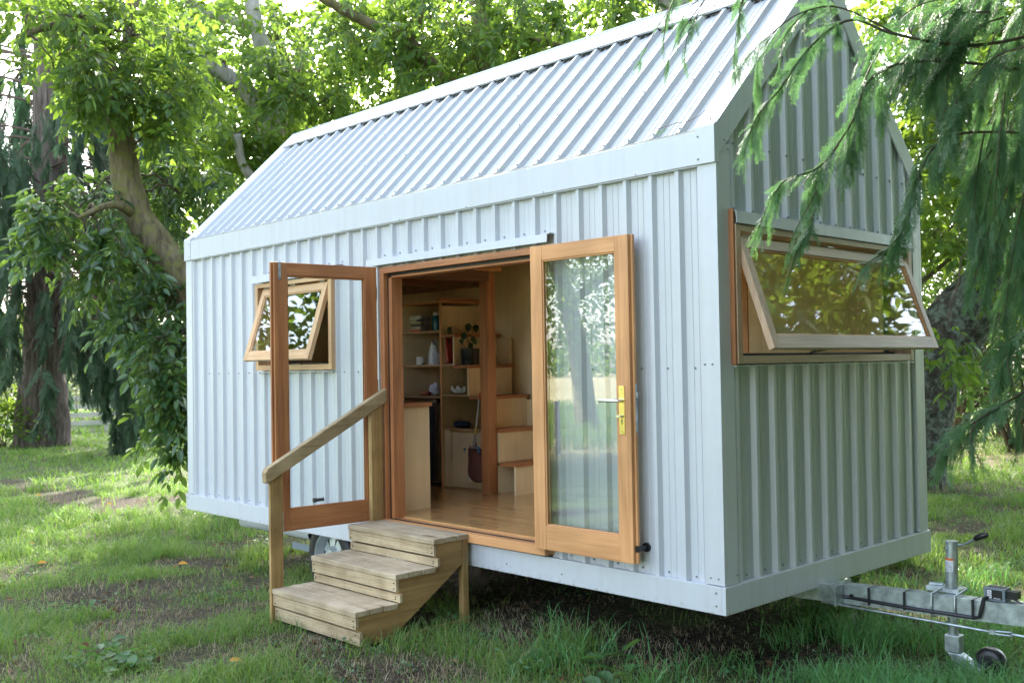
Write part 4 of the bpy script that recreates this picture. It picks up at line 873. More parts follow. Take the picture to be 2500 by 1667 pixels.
# flat navy cap
p = Z6(978, 540, 1.56); c = np.array((p[0] - .005, 1.56, .7885)); mb = MB(); mb.ball((0, 0, .03), (.098, .075, .030), 24)
for i, q_ in enumerate(mb.v): mb.v[i] = tuple(c + (q_[0], q_[1], q_[2] * (1 + .12 * math.sin(abs(q_[0]) * 34)) if q_[2] > .02 else max(q_[2], .0005)))
tag(mb.build('cap', ['navy'], None, smooth=True), 'flattened navy blue knitted cap on the low shelf', 'cap')
# hanging bag
ZB = lambda u, v, y: on_y(1000 + u / 5.805, 920 + v / 5.805, y)
yb = 1.415
tb = thing('hanging_bag', ZB(940, 1200, yb), 'maroon woven bag with blue tassels hanging by a striped strap from the post', 'bag')
mb = MB()
sec = [(842, 1015, 1010), (838, 1100, 1020), (843, 1180, 1035), (838, 1260, 1048), (832, 1340, 1055), (838, 1400, 1058), (870, 1450, 1050), (920, 1480, 1030), (960, 1492, 1000)]
ring = 16
for (ul, v, ur) in sec:
    A, B_ = ZB(ul, v, yb), ZB(ur, v, yb); m_ = (A + B_) / 2; hw = abs(B_[0] - A[0]) / 2
    for j in range(ring):
        a = 2 * math.pi * j / ring; mb.v.append(tuple(m_ + (hw * math.cos(a), .035 * math.sin(a) * min(1, hw / .03), 0)))
for i in range(len(sec) - 1):
    for j in range(ring): mb.f.append((i * ring + j, i * ring + (j + 1) % ring, (i + 1) * ring + (j + 1) % ring, (i + 1) * ring + j)); mb.m.append(0)
mb.f.append(tuple(range((len(sec) - 1) * ring, len(sec) * ring))); mb.m.append(0); mb.f.append(tuple(range(ring))); mb.m.append(0)
mb.build('pouch', ['maroon'], tb, smooth=True)
for (u, v) in ((780, 1025), (985, 1050), (975, 1000)):
    mb = MB(); a = ZB(u, v, yb - .04); mb.ball(a, .011, 10)
    for i in range(8): mb.tube([a, a + RG.normal(0, .012, 3) + (0, 0, -.008)], .0016, 4)
    mb.build('tassel', ['tassel_blue'], tb)
mb = MB(); P = [ZB(*q_, yb - .012) for q_ in ((925, 1005), (925, 900), (930, 815))]; mb.tube(P, [.022, .015, .009], 10); mb.ball(ZB(860, 990, yb - .02), .012, 8); mb.ball(ZB(905, 985, yb - .03), .012, 8); mb.ball(ZB(950, 1000, yb - .03), .010, 8); mb.build('knitted_neck', ['knit'], tb, smooth=True)
for mt, pts, rr in (('strap_y', ((930, 815), (937, 760), (945, 705)), .009), ('greyc', ((945, 705), (960, 560), (975, 430), (985, 315)), .008), ('book_orange', ((985, 315), (995, 270), (1010, 235), (1030, 228)), .011), ('strap_y', ((1038, 820), (1030, 890)), .008), ('tassel_blue', ((1030, 890), (1028, 945)), .008), ('strap_o', ((1028, 945), (1030, 1070)), .008), ('knit', ((1030, 1070), (1038, 1200), (1042, 1300)), .007)):
    mb = MB(); mb.tube([ZB(*q_, yb - .03) for q_ in pts], rr, 8); mb.build('strap', [mt], tb)
mb = MB()
for i in range(16): a = ZB(835 + i * 2.5, 1395 + i * 3.4, yb - .02); mb.tube([a, a + (RG.normal(-.01, .004), 0, -.03 - RG.uniform(0, .012))], .0013, 4)
mb.build('fringe', ['fringe'], tb)

# =================================================================== TREES
CR = lambda d: d / (F / K)          # metres per survey pixel at depth d
def tree(name, loc, label, cat, group=None): return thing(name, loc, label, cat, group)
def limbs(t, polys, mat, nside=14, jag=.07):
    """polys: lists of (u, v, depth, radius_px) or world points (x, y, z, r, 'w')"""
    mb = MB(); W_ = []
    for pl in polys:
        P = []; Rr = []
        for q_ in pl:
            if len(q_) == 5: P.append(np.array(q_[:3], float)); Rr.append(q_[3])
            else: P.append(at(q_[0], q_[1], q_[2])); Rr.append(q_[3] * CR(q_[2]))
        P, Rr = smooth_path(P, Rr)
        Rr = [r * (1 + jag * (2 * float(vnoise(i * .45, Rr[0] * 50, 77)) - 1)) for i, r in enumerate(Rr)]
        mb.tube(P, Rr, nside); W_ += [np.array(p) for p in P]
    mb.build('trunk', [mat], t, smooth=True)
    return np.array(W_)
def ell(c, r, n, shell=.55):
    """random points in an ellipsoid aligned to the survey view"""
    d = unit(RG.normal(size=(n, 3))); rr = (shell + (1 - shell) * RG.random(n)) ** .6
    return np.asarray(c) + (RIGHT * (d[:, :1] * r[0]) + UPV * (d[:, 1:2] * r[1]) + FWD * (d[:, 2:] * r[2])) * rr[:, None]
def compound(fb, base, dirn, length, nl=7, ll=.12, ratio=.45, mi=0, droop=.5, flat=.5):
    """pinnate leaves: base (n,3), dirn (n,3)"""
    n = len(base)
    if n == 0: return
    d = unit(dirn); up = unit(np.array([0, 0, 1.]) * flat * 2 + RG.normal(0, .45, (n, 3))); side = unit(np.cross(d, up)); nrm = unit(np.cross(side, d))
    pt = lambda s: base + d * (length * s)[:, None] + np.array([0, 0, -1.]) * (droop * length * s * s)[:, None]
    one = np.ones(n); fb.segs(pt(0 * one), pt(.5 * one), .0028, .002); fb.segs(pt(.5 * one), pt(one), .002, .0012)
    pairs = (nl - 1) // 2
    for j in range(pairs):
        s = .35 + .55 * j / max(1, pairs - 1)
        for sg in (-1, 1):
            a = d * .55 + side * sg * .85 + RG.normal(0, .16, (n, 3)) + np.array([0, 0, -.25 - droop * .5])
            nn = unit(nrm + side * sg * .25 + RG.normal(0, .3, (n, 3))); L_ = ll * RG.uniform(.45, 1.25, n)
            fb.leaves(pt((s + RG.normal(0, .02, n))), a, nn, L_, L_ * ratio, mi)
    a = d + np.array([0, 0, -droop]) + RG.normal(0, .1, (n, 3)); L_ = ll * RG.uniform(.9, 1.35, n)
    fb.leaves(pt(one), a, unit(nrm + RG.normal(0, .25, (n, 3))), L_, L_ * ratio, mi)
def broad_crown(t, W_, clumps, mats, ll=.12, density=1., droop=.5, nl=7, name='crown', per=7):
    fb = FB()
    for cl in clumps:
        if len(cl) == 7: u, v, d, ru, rv, rd, n = cl; c = at(u, v, d); r = (ru * CR(d) * 1.18, rv * CR(d) * 1.18, rd * 1.3)
        else: c, r, n = cl
        n = max(1, int(n * density / per)); c = np.array(c, float)
        E = ell(c, r, n, .5)
        root = W_[np.argmin(np.linalg.norm(W_ - c, axis=1))] if len(W_) else c
        hub = c * .75 + root * .25
        if np.linalg.norm(root - hub) < 6: fb.path(bez(root, hub, .15), .012 + .012 * np.max(r), .012)
        for e in E:
            s0 = hub * RG.uniform(.45, .9) ; w_ = RG.uniform(.35, .8); s0 = hub * (1 - w_) + e * w_ + RG.normal(0, .08, 3)
            tw = bez(s0, e, RG.uniform(-.02, .1), 6); 
            if RG.random() < .5: fb.path(bez(hub, s0, .05, 4), .008, .005)
            fb.path(tw, .005, .002)
            tt = np.sort(RG.uniform(.15, 1, per)); tt[-1] = 1; idx = tt * (len(tw) - 1); i0 = np.clip(idx.astype(int), 0, len(tw) - 2)
            base = tw[i0] + (tw[i0 + 1] - tw[i0]) * (idx - i0)[:, None]
            ax = unit(tw[-1] - tw[0]); dirn = ax * .5 + RG.normal(0, .75, (per, 3)) + np.array([0, 0, -.1])
            compound(fb, base, dirn, ll * 2.3 * RG.uniform(.7, 1.1, per), nl, ll, droop=droop)
    return fb.build(name, mats, t)

# --- feathery conifer sprays
def spray_template(n2=15, n3=5, ln=1., wid=.012, seed=1, half=.42, droop=.16):
    g = np.random.default_rng(seed); V = []; Q = []
    def fr(p, a, n_, l, w):
        b = np.cross(n_, a); b /= np.linalg.norm(b) + 1e-9; k = len(V)
        V.extend([p - b * w * .5, p + b * w * .5, p + a * l * .6 + b * w * .55, p + a * l, ]); Q.append((k, k + 1, k + 2, k + 3))
    up = np.array([0, 0, 1.])
    ax = lambda s: np.array([s * ln, .04 * math.sin(s * 4 + seed), -droop * s * s * ln])
    for i in range(12): a, b = ax(i / 12), ax((i + 1) / 12); k = len(V); w = wid * (1.2 - .7 * i / 12); V.extend([a + (0, w * .6, 0), a - (0, w * .6, 0), b - (0, w * .6, 0), b + (0, w * .6, 0)]); Q.append((k, k + 1, k + 2, k + 3))
    for i in range(n2):
        s = .05 + .93 * i / n2; p = ax(s); L2 = ln * (half * (1 - s) ** .7 + .06) * g.uniform(.6, 1.2)
        for sg in (-1, 1):
            a = np.array([.80, sg * .55, -.12 + g.normal(0, .18)]); a /= np.linalg.norm(a)
            fr(p, a, up, L2, wid * 1.1)
            m = max(2, int(n3 * L2 / (ln * .3)))
            for j in range(m):
                q_ = p + a * L2 * (.2 + .75 * j / m)
                for s2 in (-1, 1):
                    c = a * .85 + s2 * np.cross(up, a) * .5 + np.array([0, 0, g.normal(-.1, .2)]); c /= np.linalg.norm(c)
                    fr(q_, c, up, L2 * .26 * (1 - .5 * j / m) + .015 * ln, wid * .9)
    return np.array(V), np.array(Q)
SPR = [spray_template(18, 3.4, 1., .011, k, .25, .14) for k in range(5)]
SPF = [spray_template(11, 1.8, 1., .034, k, .30, .16) for k in range(3)]
def put_sprays(fb, base, dirn, size, tmpl, mi=0, twist=.5):
    n = len(base)
    if n == 0: return
    a = unit(dirn); up = unit(np.array([0, 0, 1.]) + RG.normal(0, twist, (n, 3))); b = unit(np.cross(up, a)); c = np.cross(a, b)
    which = RG.integers(0, len(tmpl), n)
    for k, (V, Q) in enumerate(tmpl):
        I = np.where(which == k)[0]
        if len(I) == 0: continue
        P = base[I][:, None, :] + size[I][:, None, None] * (V[None, :, 0:1] * a[I][:, None] + V[None, :, 1:2] * b[I][:, None] + V[None, :, 2:3] * c[I][:, None])
        off = (np.arange(len(I)) * len(V))[:, None, None]
        fb.put(P.reshape(-1, 3), (Q[None] + off).reshape(-1, 4), mi)
def bough(fb, pts, r0, n, size, tmpl, spread=.7, hang=.6, mi=0, mt=1, t0=.12):
    """a drooping limb carrying sprays"""
    P, _ = smooth_path(pts, [1] * len(pts), 8); P = np.array(P); fb.path(P, r0, r0 * .25, mt)
    s = t0 + (1 - t0) * RG.random(n) ** .85; idx = s * (len(P) - 1); i0 = np.clip(idx.astype(int), 0, len(P) - 2)
    base = P[i0] + (P[i0 + 1] - P[i0]) * (idx - i0)[:, None]; tan = unit(P[i0 + 1] - P[i0])
    side = unit(np.cross(tan, RG.normal(0, 1, (n, 3))))
    dirn = tan * RG.uniform(.5, 1.1, (n, 1)) + side * spread * RG.uniform(.3, 1, (n, 1)) + np.array([0, 0, -1.]) * hang * RG.uniform(.4, 1.2, (n, 1))
    put_sprays(fb, base, dirn, size * RG.uniform(.6, 1.15, n) * (1.15 - .45 * s), tmpl, mi)

# ---- 1 big redwood at the far left
b = ground_hit(98, 1022); d0 = float((b - CAM) @ FWD)
t = tree('redwood_tree', b, 'massive old redwood with reddish fibrous trunk and drooping dark foliage on the lawn', 'tree')
print('redwood depth', d0, b)
Wr = limbs(t, [[(98, 1030, d0, 66), (98, 1005, d0, 58), (98, 950, d0, 52), (100, 850, d0, 48), (106, 700, d0, 46), (112, 550, d0, 42), (115, 400, d0, 40), (115, 200, d0, 36), (112, 0, d0, 33), (110, -300, d0, 27), (108, -800, d0, 16)],
              [(55, 1028, d0 - .3, 20), (56, 960, d0 - .1, 24), (75, 860, d0, 26), (100, 760, d0, 20)], [(142, 1028, d0 - .3, 18), (140, 960, d0 - .1, 20), (125, 880, d0, 20), (108, 800, d0, 20)]], 'barkR', 20, .1)
fb = FB()
rr = random.Random(5)
for i in range(210):
    # boughs leaving the trunk all round, drooping in curtains
    u0 = 110; v0 = rr.choice((rr.uniform(-700, 50), rr.uniform(0, 420), rr.uniform(100, 640), rr.uniform(480, 800)))
    az = rr.uniform(0, 2 * math.pi)
    if abs((az - math.atan2(-FWD[1], -FWD[0]) + math.pi) % (2 * math.pi) - math.pi) < .55: continue
    ln = rr.uniform(1.5, 4.6) * (1.2 if v0 < 200 else .9); drop = rr.uniform(.6, 2.6)
    p0 = at(u0, v0, d0); dr_ = np.array([math.cos(az), math.sin(az), 0])
    e = p0 + dr_ * ln + np.array([0, 0, -drop]); m_ = p0 + dr_ * ln * .6 + np.array([0, 0, .15 * ln - drop * .25]); tip = e + dr_ * .3 + np.array([0, 0, -rr.uniform(.3, 1.2)])
    if tip[2] < .25: continue
    pr_ = e - CAM; pd = pr_ @ FWD; pu = (pr_ @ RIGHT / pd * F + 1250) / K; pv = (833.5 - pr_ @ UPV / pd * F) / K
    if 62 < pu < 165 and pd < d0 + .3 and (pv < 660 or rr.random() < .8): continue
    if 165 < pu < 275 and pv > 860: continue
    bough(fb, [p0, m_, e, tip], .045, rr.randint(40, 66), .75, SPF, .7, 1.4, 0, 1, .3)
def curtain(fb, u, v0, v1, d, n=20, size=.6, w=14):
    p0 = at(u, v0, d); p1 = at(u + rr.uniform(-w, w), v1, d)
    bough(fb, [p0, p0 * .5 + p1 * .5 + np.array([rr.uniform(-.1, .1), rr.uniform(-.1, .1), 0]), p1], .012, int(n * 1.3), size, SPF, .95, 1.0, 0, 1, 0)
for u, v0, v1, n in ((20, 380, 640, 26), (45, 330, 600, 26), (0, 300, 520, 24), (10, 560, 700, 12), (95, 250, 400, 12), (140, 180, 330, 14), (160, 350, 480, 12), (50, 620, 850, 24), (90, 640, 800, 18), (155, 640, 830, 20), (98, 830, 1020, 16), (170, 650, 860, 24), (195, 700, 890, 24), (215, 720, 900, 24),
                     (240, 720, 905, 26), (268, 740, 1010, 26), (285, 760, 1000, 26), (305, 760, 990, 26), (325, 780, 985, 22), (350, 800, 960, 20), (20, 700, 900, 20), (5, 720, 870, 20), (190, 150, 300, 14), (330, 240, 400, 26), (360, 250, 430, 30), (390, 255, 440, 30), (415, 250, 420, 30), (440, 255, 370, 24), (425, 0, 240, 26), (450, 0, 130, 26), (480, 0, 150, 20), (340, 0, 200, 26), (370, 0, 260, 30), (310, 300, 480, 24), (395, 0, 220, 26), (350, 330, 460, 26), (365, 240, 450, 30), (410, 300, 450, 26), (290, 840, 1000, 30), (315, 820, 1000, 30), (340, 840, 980, 26), (270, 700, 900, 26), (230, 680, 860, 26), (300, 700, 880, 26), (15, 300, 560, 30), (35, 380, 620, 30), (85, 400, 480, 10), (400, 60, 300, 26), (380, 300, 470, 20), (272, 960, 1020, 10)):
    for k in range(2): curtain(fb, u + rr.uniform(-12, 12), v0 + rr.uniform(-25, 25), v1 + rr.uniform(-30, 20), d0 - rr.uniform(1.5, 4.5), n)
cr = fb.build('crown', ['cypfar', 'deadtwig'], t)
fb = FB()       # bare dead drooping branches low on the trunk
for i in range(150):
    sd = rr.choice((-1, -1, 1, 1.2)); v0 = rr.uniform(380, 760); p0 = at(108, v0, d0); u1 = 108 + sd * rr.uniform(50, 230); v1 = v0 + rr.uniform(-20, 190)
    p1 = at(u1, v1, d0 - rr.uniform(0, 3)); pp = bez(p0, p1, rr.uniform(.2, .9), 9); fb.path(pp, .035, .008, 0)
    for k in range(7):
        q_ = pp[rr.randint(3, 8)]; e = q_ + np.array([rr.uniform(-.5, .5), rr.uniform(-.5, .5), -rr.uniform(.5, 1.6)]); sg = bez(q_, e, .1, 5); fb.path(sg, .011, .005, 0)
fb.build('dead_branch', ['deadtwig'], t)

# ---- 2 leaning walnut beside the house
d = 12.8
t = tree('walnut_tree', at(470, 1060, d), 'leaning walnut with mossy trunk curving out from behind the far end of the house', 'tree', 'walnut trees around the house')
Wa = limbs(t, [[(560, 1120, d + .6, 46), (520, 820, d + .3, 44), (440, 670, d, 42), (370, 575, d, 38), (318, 500, d, 36), (292, 420, d, 32), (280, 330, d, 30), (262, 240, d, 28), (240, 160, d - .2, 25), (205, 80, d - .3, 22), (165, 20, d - .5, 20), (110, -60, d - .8, 16)],
              [(262, 240, d, 20), (290, 150, d + .3, 16), (300, 40, d + .5, 13), (330, -80, d + .8, 10)], [(205, 80, d - .3, 16), (120, 60, d - .8, 10), (40, 90, d - 1.2, 5)], [(318, 500, d, 13), (260, 470, d - .5, 8), (180, 500, d - .9, 4)]], 'barkA')
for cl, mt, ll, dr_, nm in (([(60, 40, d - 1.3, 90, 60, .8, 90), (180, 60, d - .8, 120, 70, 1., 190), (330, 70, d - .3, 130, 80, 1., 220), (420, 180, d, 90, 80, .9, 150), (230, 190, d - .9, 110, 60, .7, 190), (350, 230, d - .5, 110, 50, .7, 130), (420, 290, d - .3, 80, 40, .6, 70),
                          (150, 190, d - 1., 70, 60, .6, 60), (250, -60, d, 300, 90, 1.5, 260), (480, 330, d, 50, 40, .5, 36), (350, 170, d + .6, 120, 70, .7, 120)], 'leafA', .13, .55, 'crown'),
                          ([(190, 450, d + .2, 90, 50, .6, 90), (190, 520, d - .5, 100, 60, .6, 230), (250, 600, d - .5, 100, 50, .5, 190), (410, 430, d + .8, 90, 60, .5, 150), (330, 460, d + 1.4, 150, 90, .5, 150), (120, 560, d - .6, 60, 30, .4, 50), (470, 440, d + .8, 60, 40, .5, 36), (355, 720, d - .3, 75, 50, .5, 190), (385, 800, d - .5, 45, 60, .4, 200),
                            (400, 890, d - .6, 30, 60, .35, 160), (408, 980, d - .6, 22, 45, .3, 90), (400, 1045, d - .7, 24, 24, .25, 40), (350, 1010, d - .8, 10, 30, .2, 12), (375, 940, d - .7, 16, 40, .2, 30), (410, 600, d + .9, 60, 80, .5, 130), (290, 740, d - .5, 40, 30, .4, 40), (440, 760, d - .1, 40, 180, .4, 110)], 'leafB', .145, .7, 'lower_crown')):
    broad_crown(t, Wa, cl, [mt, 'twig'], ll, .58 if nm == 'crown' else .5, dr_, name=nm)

# ---- 3 pale forked walnut behind the roof
d = 16.5
t = tree('walnut_tree', at(640, 1020, d), 'pale grey forked walnut rising behind the left end of the roof', 'tree', 'walnut trees around the house')
Wb = limbs(t, [[(640, 1020, d, 46), (632, 600, d, 40), (622, 420, d, 34), (622, 320, d, 32), (628, 270, d, 32)], [(625, 285, d, 24), (590, 235, d - .1, 21), (540, 190, d - .3, 20), (480, 145, d - .5, 19), (420, 100, d - .7, 15), (360, 70, d - 1, 11)],
              [(628, 275, d, 28), (640, 210, d, 24), (632, 160, d, 20), (605, 110, d, 19), (588, 60, d, 18), (578, 0, d, 17), (570, -120, d, 14)], [(590, 62, d, 12), (540, 50, d, 10), (480, 30, d, 9), (400, -20, d, 7)], [(545, 310, d - 1.5, 9), (555, 370, d - 1.5, 10), (580, 415, d - 1.4, 11), (622, 500, d - .3, 12)]], 'barkB')
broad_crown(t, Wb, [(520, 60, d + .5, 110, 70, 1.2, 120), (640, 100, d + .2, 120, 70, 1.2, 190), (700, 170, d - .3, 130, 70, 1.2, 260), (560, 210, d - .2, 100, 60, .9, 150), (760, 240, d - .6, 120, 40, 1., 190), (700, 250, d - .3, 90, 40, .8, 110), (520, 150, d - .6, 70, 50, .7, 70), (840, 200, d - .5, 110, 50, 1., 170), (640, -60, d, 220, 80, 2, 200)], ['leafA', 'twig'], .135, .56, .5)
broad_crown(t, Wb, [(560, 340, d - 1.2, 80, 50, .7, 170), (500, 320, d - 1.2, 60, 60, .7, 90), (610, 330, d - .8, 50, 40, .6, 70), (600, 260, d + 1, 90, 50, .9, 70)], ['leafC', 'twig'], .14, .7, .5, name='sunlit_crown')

# ---- 4, 5 walnuts behind the ridge
d = 14.5
t = tree('walnut_tree', at(1120, 1060, d), 'walnut behind the middle of the roof with a dark diagonal limb', 'tree', 'walnut trees around the house')
Wc = limbs(t, [[(1120, 1060, d, 40), (1118, 500, d, 30), (1115, 200, d, 26), (1112, 100, d, 24), (1100, 20, d, 22), (1090, -150, d, 16)], [(1118, 330, d, 24), (1085, 230, d - .2, 20), (1030, 180, d - .3, 18), (980, 140, d - .4, 16), (930, 90, d - .6, 14), (870, 65, d - .7, 13), (800, 30, d - .9, 12), (730, -10, d - 1.1, 10)], [(940, 100, d - .6, 7), (965, 50, d - .6, 6), (970, -20, d - .4, 5)],
              [(1112, 120, d, 10), (1180, 90, d, 9), (1260, 100, d - .3, 7), (1330, 120, d - .5, 5)]], 'barkA')
broad_crown(t, Wc, [(800, 50, d + .2, 110, 60, 1.2, 170), (920, 60, d + .3, 120, 60, 1.2, 200), (900, 160, d - .3, 110, 50, 1., 170), (1040, 60, d - .1, 120, 70, 1.2, 260), (1180, 60, d - .3, 130, 70, 1.2, 270), (1090, 130, d - .6, 110, 40, .8, 150), (1300, 40, d - .2, 130, 60, 1.2, 230), (1240, 110, d - .5, 100, 35, .7, 120), (960, 200, d - .6, 80, 40, .7, 90), (1000, -70, d, 300, 80, 2, 260), (860, 110, d - 1., 110, 50, .6, 110)], ['leafA', 'twig'], .135, .56, .5)
broad_crown(t, Wc, [(880, 100, d + 2.2, 200, 90, 1., 190), (1120, 70, d + 2., 200, 80, 1., 200), (1330, 50, d + 2., 150, 60, 1., 110)], ['leafC', 'twig'], .15, .55, .5, name='sunlit_crown')
d = 12.5
t = tree('walnut_tree', at(1560, 900, d + 2), 'walnut behind the high end of the ridge, only its thick limb showing', 'tree', 'walnut trees around the house')
Wd = limbs(t, [[(1600, 900, d + 2, 60), (1580, 300, d + 1, 44), (1558, 60, d, 36), (1545, 0, d, 33), (1500, -140, d, 25)], [(1540, 20, d, 12), (1480, -20, d, 10), (1400, -60, d, 8)]], 'barkB')
broad_crown(t, Wd, [(1420, 20, d, 90, 40, .8, 120), (1520, -40, d - .2, 150, 60, 1., 160), (1650, -60, d, 160, 70, 1.2, 160), (1480, 40, d + .5, 60, 25, .5, 40)], ['leafA', 'twig'], .125, .7, .5)

# ---- 6 old walnut with lichen at the right
b = ground_hit(2110, 1118); d = float((b - CAM) @ FWD); print('right walnut depth', d)
t = tree('walnut_tree', b, 'old thick-trunked walnut covered in grey lichen leaning away behind the near end of the house', 'tree', 'walnut trees around the house')
We = limbs(t, [[(2085, 1130, d, 92), (2092, 1060, d, 78), (2108, 960, d, 76), (2135, 860, d, 76), (2180, 770, d, 74), (2235, 700, d - .2, 66), (2300, 640, d - .4, 56), (2380, 560, d - .6, 48), (2480, 440, d - .8, 40)], [(2235, 700, d, 30), (2260, 560, d, 24), (2200, 380, d, 20), (2150, 180, d - .5, 17), (2210, 40, d - .8, 16), (2260, -80, d - 1, 14)],
              [(2150, 180, d - .5, 10), (2100, 75, d - .6, 9), (2060, 20, d - .6, 7)], [(2170, 90, d - .6, 8), (2260, 72, d - .8, 10), (2400, 60, d - 1, 12)], [(2300, 640, d - .4, 18), (2270, 590, d - .8, 12), (2230, 560, d - 1, 7)]], 'barkL', 22, .1)
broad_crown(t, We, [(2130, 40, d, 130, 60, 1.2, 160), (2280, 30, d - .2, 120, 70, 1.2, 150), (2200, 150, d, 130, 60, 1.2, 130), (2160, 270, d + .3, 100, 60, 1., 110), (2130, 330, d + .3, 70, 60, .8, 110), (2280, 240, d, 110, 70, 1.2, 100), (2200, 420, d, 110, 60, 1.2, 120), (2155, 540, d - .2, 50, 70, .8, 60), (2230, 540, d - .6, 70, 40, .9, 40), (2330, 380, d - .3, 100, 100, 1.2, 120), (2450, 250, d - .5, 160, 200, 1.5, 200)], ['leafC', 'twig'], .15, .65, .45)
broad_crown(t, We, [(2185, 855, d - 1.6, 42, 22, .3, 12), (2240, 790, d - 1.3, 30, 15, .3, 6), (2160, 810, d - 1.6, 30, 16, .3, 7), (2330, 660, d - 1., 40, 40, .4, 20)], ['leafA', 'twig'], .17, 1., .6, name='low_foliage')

broad_crown(t, We, [((8.6, .4, 7.6), (1.8, .9, 1.8), 330), ((10.2, 2.6, 7.2), (1.8, .9, 1.8), 300), ((8.2, 3.4, 7.9), (1.9, .9, 1.9), 330), ((11.6, -.6, 7.0), (1.8, .9, 1.8), 300), ((9.8, 5.6, 8.0), (2., 1., 2.), 300), ((6.4, 5.4, 8.2), (1.8, .9, 1.8), 220), ((6.2, 2.6, 8.6), (1.8, .8, 1.8), 260)], ['leafA', 'twig'], .2, 1., .4, name='shade_crown')  # unseen crown added overhead to shade the end wall and roof
broad_crown(t, We, [((8.6, 6.8, 4.4), (1.5, 1.2, 1.5), 300), ((9.8, 8.6, 5.6), (1.8, 1.5, 1.8), 320), ((8.2, 5.2, 3.9), (.9, .8, .9), 110), ((11., 7.2, 4.8), (1.8, 1.5, 1.6), 300), ((8.4, 9.4, 6.4), (1.6, 1.4, 1.6), 260), ((11.8, 9.8, 3.6), (1.8, 1.5, 1.6), 240), ((9.4, 7.4, 3.0), (1.2, .9, 1.2), 150)], ['leafC', 'twig'], .17, 1., .45, name='side_crown')
# ---- 7 weeping cypress at the right
t = tree('weeping_cypress', (10.6, 3.4, float(gz(10.6, 3.4))), 'weeping cypress whose feathery green boughs hang across the gable corner', 'tree')
mb = MB(); P, Rr = smooth_path([(10.6, 3.4, -.6), (10.55, 3.45, 1.5), (10.6, 3.5, 4.5), (10.5, 3.6, 9)], [.34, .28, .22, .12]); mb.tube(P, Rr, 18); mb.build('trunk', ['barkR'], t, smooth=True)
fb = FB(); S2 = lambda u, v, d: at(u / K, v / K, d)   # source pixels
trunkp = lambda z: np.array([10.55, 3.5, z])
near = [
    ([S2(2700, 40, 5.2), S2(2400, 110, 4.9), S2(2190, 86, 4.7), S2(2078, 50, 4.6), S2(1983, 110, 4.5), S2(1906, 215, 4.45), S2(1845, 290, 4.4), S2(1812, 390, 4.35)], .010, 74, .25),
    ([S2(2190, 86, 4.7), S2(2050, 20, 4.6), S2(1950, 35, 4.5), S2(1870, 95, 4.45), S2(1815, 150, 4.4)], .006, 34, .25),
    ([S2(2700, 200, 5.3), S2(2300, 150, 4.9), S2(2136, 184, 4.7), S2(2078, 300, 4.6), S2(2002, 405, 4.5), S2(1906, 450, 4.4), S2(1850, 560, 4.35)], .010, 84, .25),
    ([S2(2078, 300, 4.6), S2(2010, 420, 4.5), S2(1985, 520, 4.45), S2(1960, 585, 4.4)], .005, 26, .22),
    ([S2(2150, 120, 4.8), S2(2110, 200, 4.7), S2(2085, 330, 4.65), S2(2060, 420, 4.6)], .006, 40, .25),
    ([S2(1790, -60, 4.6), S2(1735, -20, 4.6), S2(1705, 30, 4.55), S2(1690, 60, 4.5)], .004, 12, .17), ([S2(1700, -60, 4.7), S2(1655, -20, 4.6), S2(1640, 40, 4.6)], .004, 8, .15), ([S2(1850, -60, 4.6), S2(1815, -10, 4.5), S2(1805, 60, 4.5)], .004, 9, .17),
    ([S2(2600, 330, 5.1), S2(2330, 330, 4.9), S2(2240, 430, 4.8), S2(2215, 540, 4.75), S2(2170, 605, 4.7), S2(2105, 650, 4.65)], .008, 60, .25),
    ([S2(2700, 860, 4.6), S2(2520, 945, 4.4), S2(2430, 998, 4.3), S2(2360, 1045, 4.25), S2(2310, 1105, 4.2)], .009, 62, .25),
    ([S2(2700, 700, 4.9), S2(2520, 790, 4.6), S2(2460, 850, 4.5), S2(2440, 920, 4.45)], .007, 44, .25),
]
for pts, r0, n, sz in near: bough(fb, pts, r0, int(n * .85), sz * .85, SPR, .6, .45, 0, 1, .08)
for pts, r0, n, sz in near:
    PP = np.array(smooth_path(pts, [1] * len(pts), 8)[0])
    for k in range(3):
        i0 = int(len(PP) * (.25 + .2 * k)); a = PP[i0]; tn = unit(PP[min(i0 + 3, len(PP) - 1)] - PP[i0 - 3]); ln = rr.uniform(.14, .26)
        e = a + tn * ln * .5 + RIGHT * rr.uniform(-.14, .04) + FWD * rr.uniform(-.12, .12) + np.array([0, 0, -ln]); bough(fb, [a, a * .5 + e * .5 + tn * .05 + (0, 0, .04), e], .0035, 7, sz * .7, SPR, .45, .7)
for i in range(74):    # hanging curtains filling the right of the view
    u = rr.uniform(2250, 2620); v = rr.uniform(-60, 560); dd = rr.uniform(4.6, 6.4); lv = rr.uniform(120, 320) * (1 if u > 2330 else .7)
    if v + lv > 820 or (u < 2330 and v > 330): continue
    p0, p1 = S2(u + rr.uniform(20, 90), v - 20, dd + .1), S2(u, v + lv, dd); bough(fb, [p0, p0 * .5 + p1 * .5 + (0, 0, .05), p1], .005, rr.randint(12, 20), .25, SPR, .5, .8)
for i in range(26):
    u = rr.uniform(2180, 2500); v = rr.uniform(-60, 160); dd = rr.uniform(4.7, 6); p0, p1 = S2(u + 160, v - 40, dd), S2(u - rr.uniform(20, 110), v + rr.uniform(60, 190), dd); bough(fb, [p0, p0 * .5 + p1 * .5 + (0, 0, .1), p1], .006, 26, .26, SPR, .55, .7)
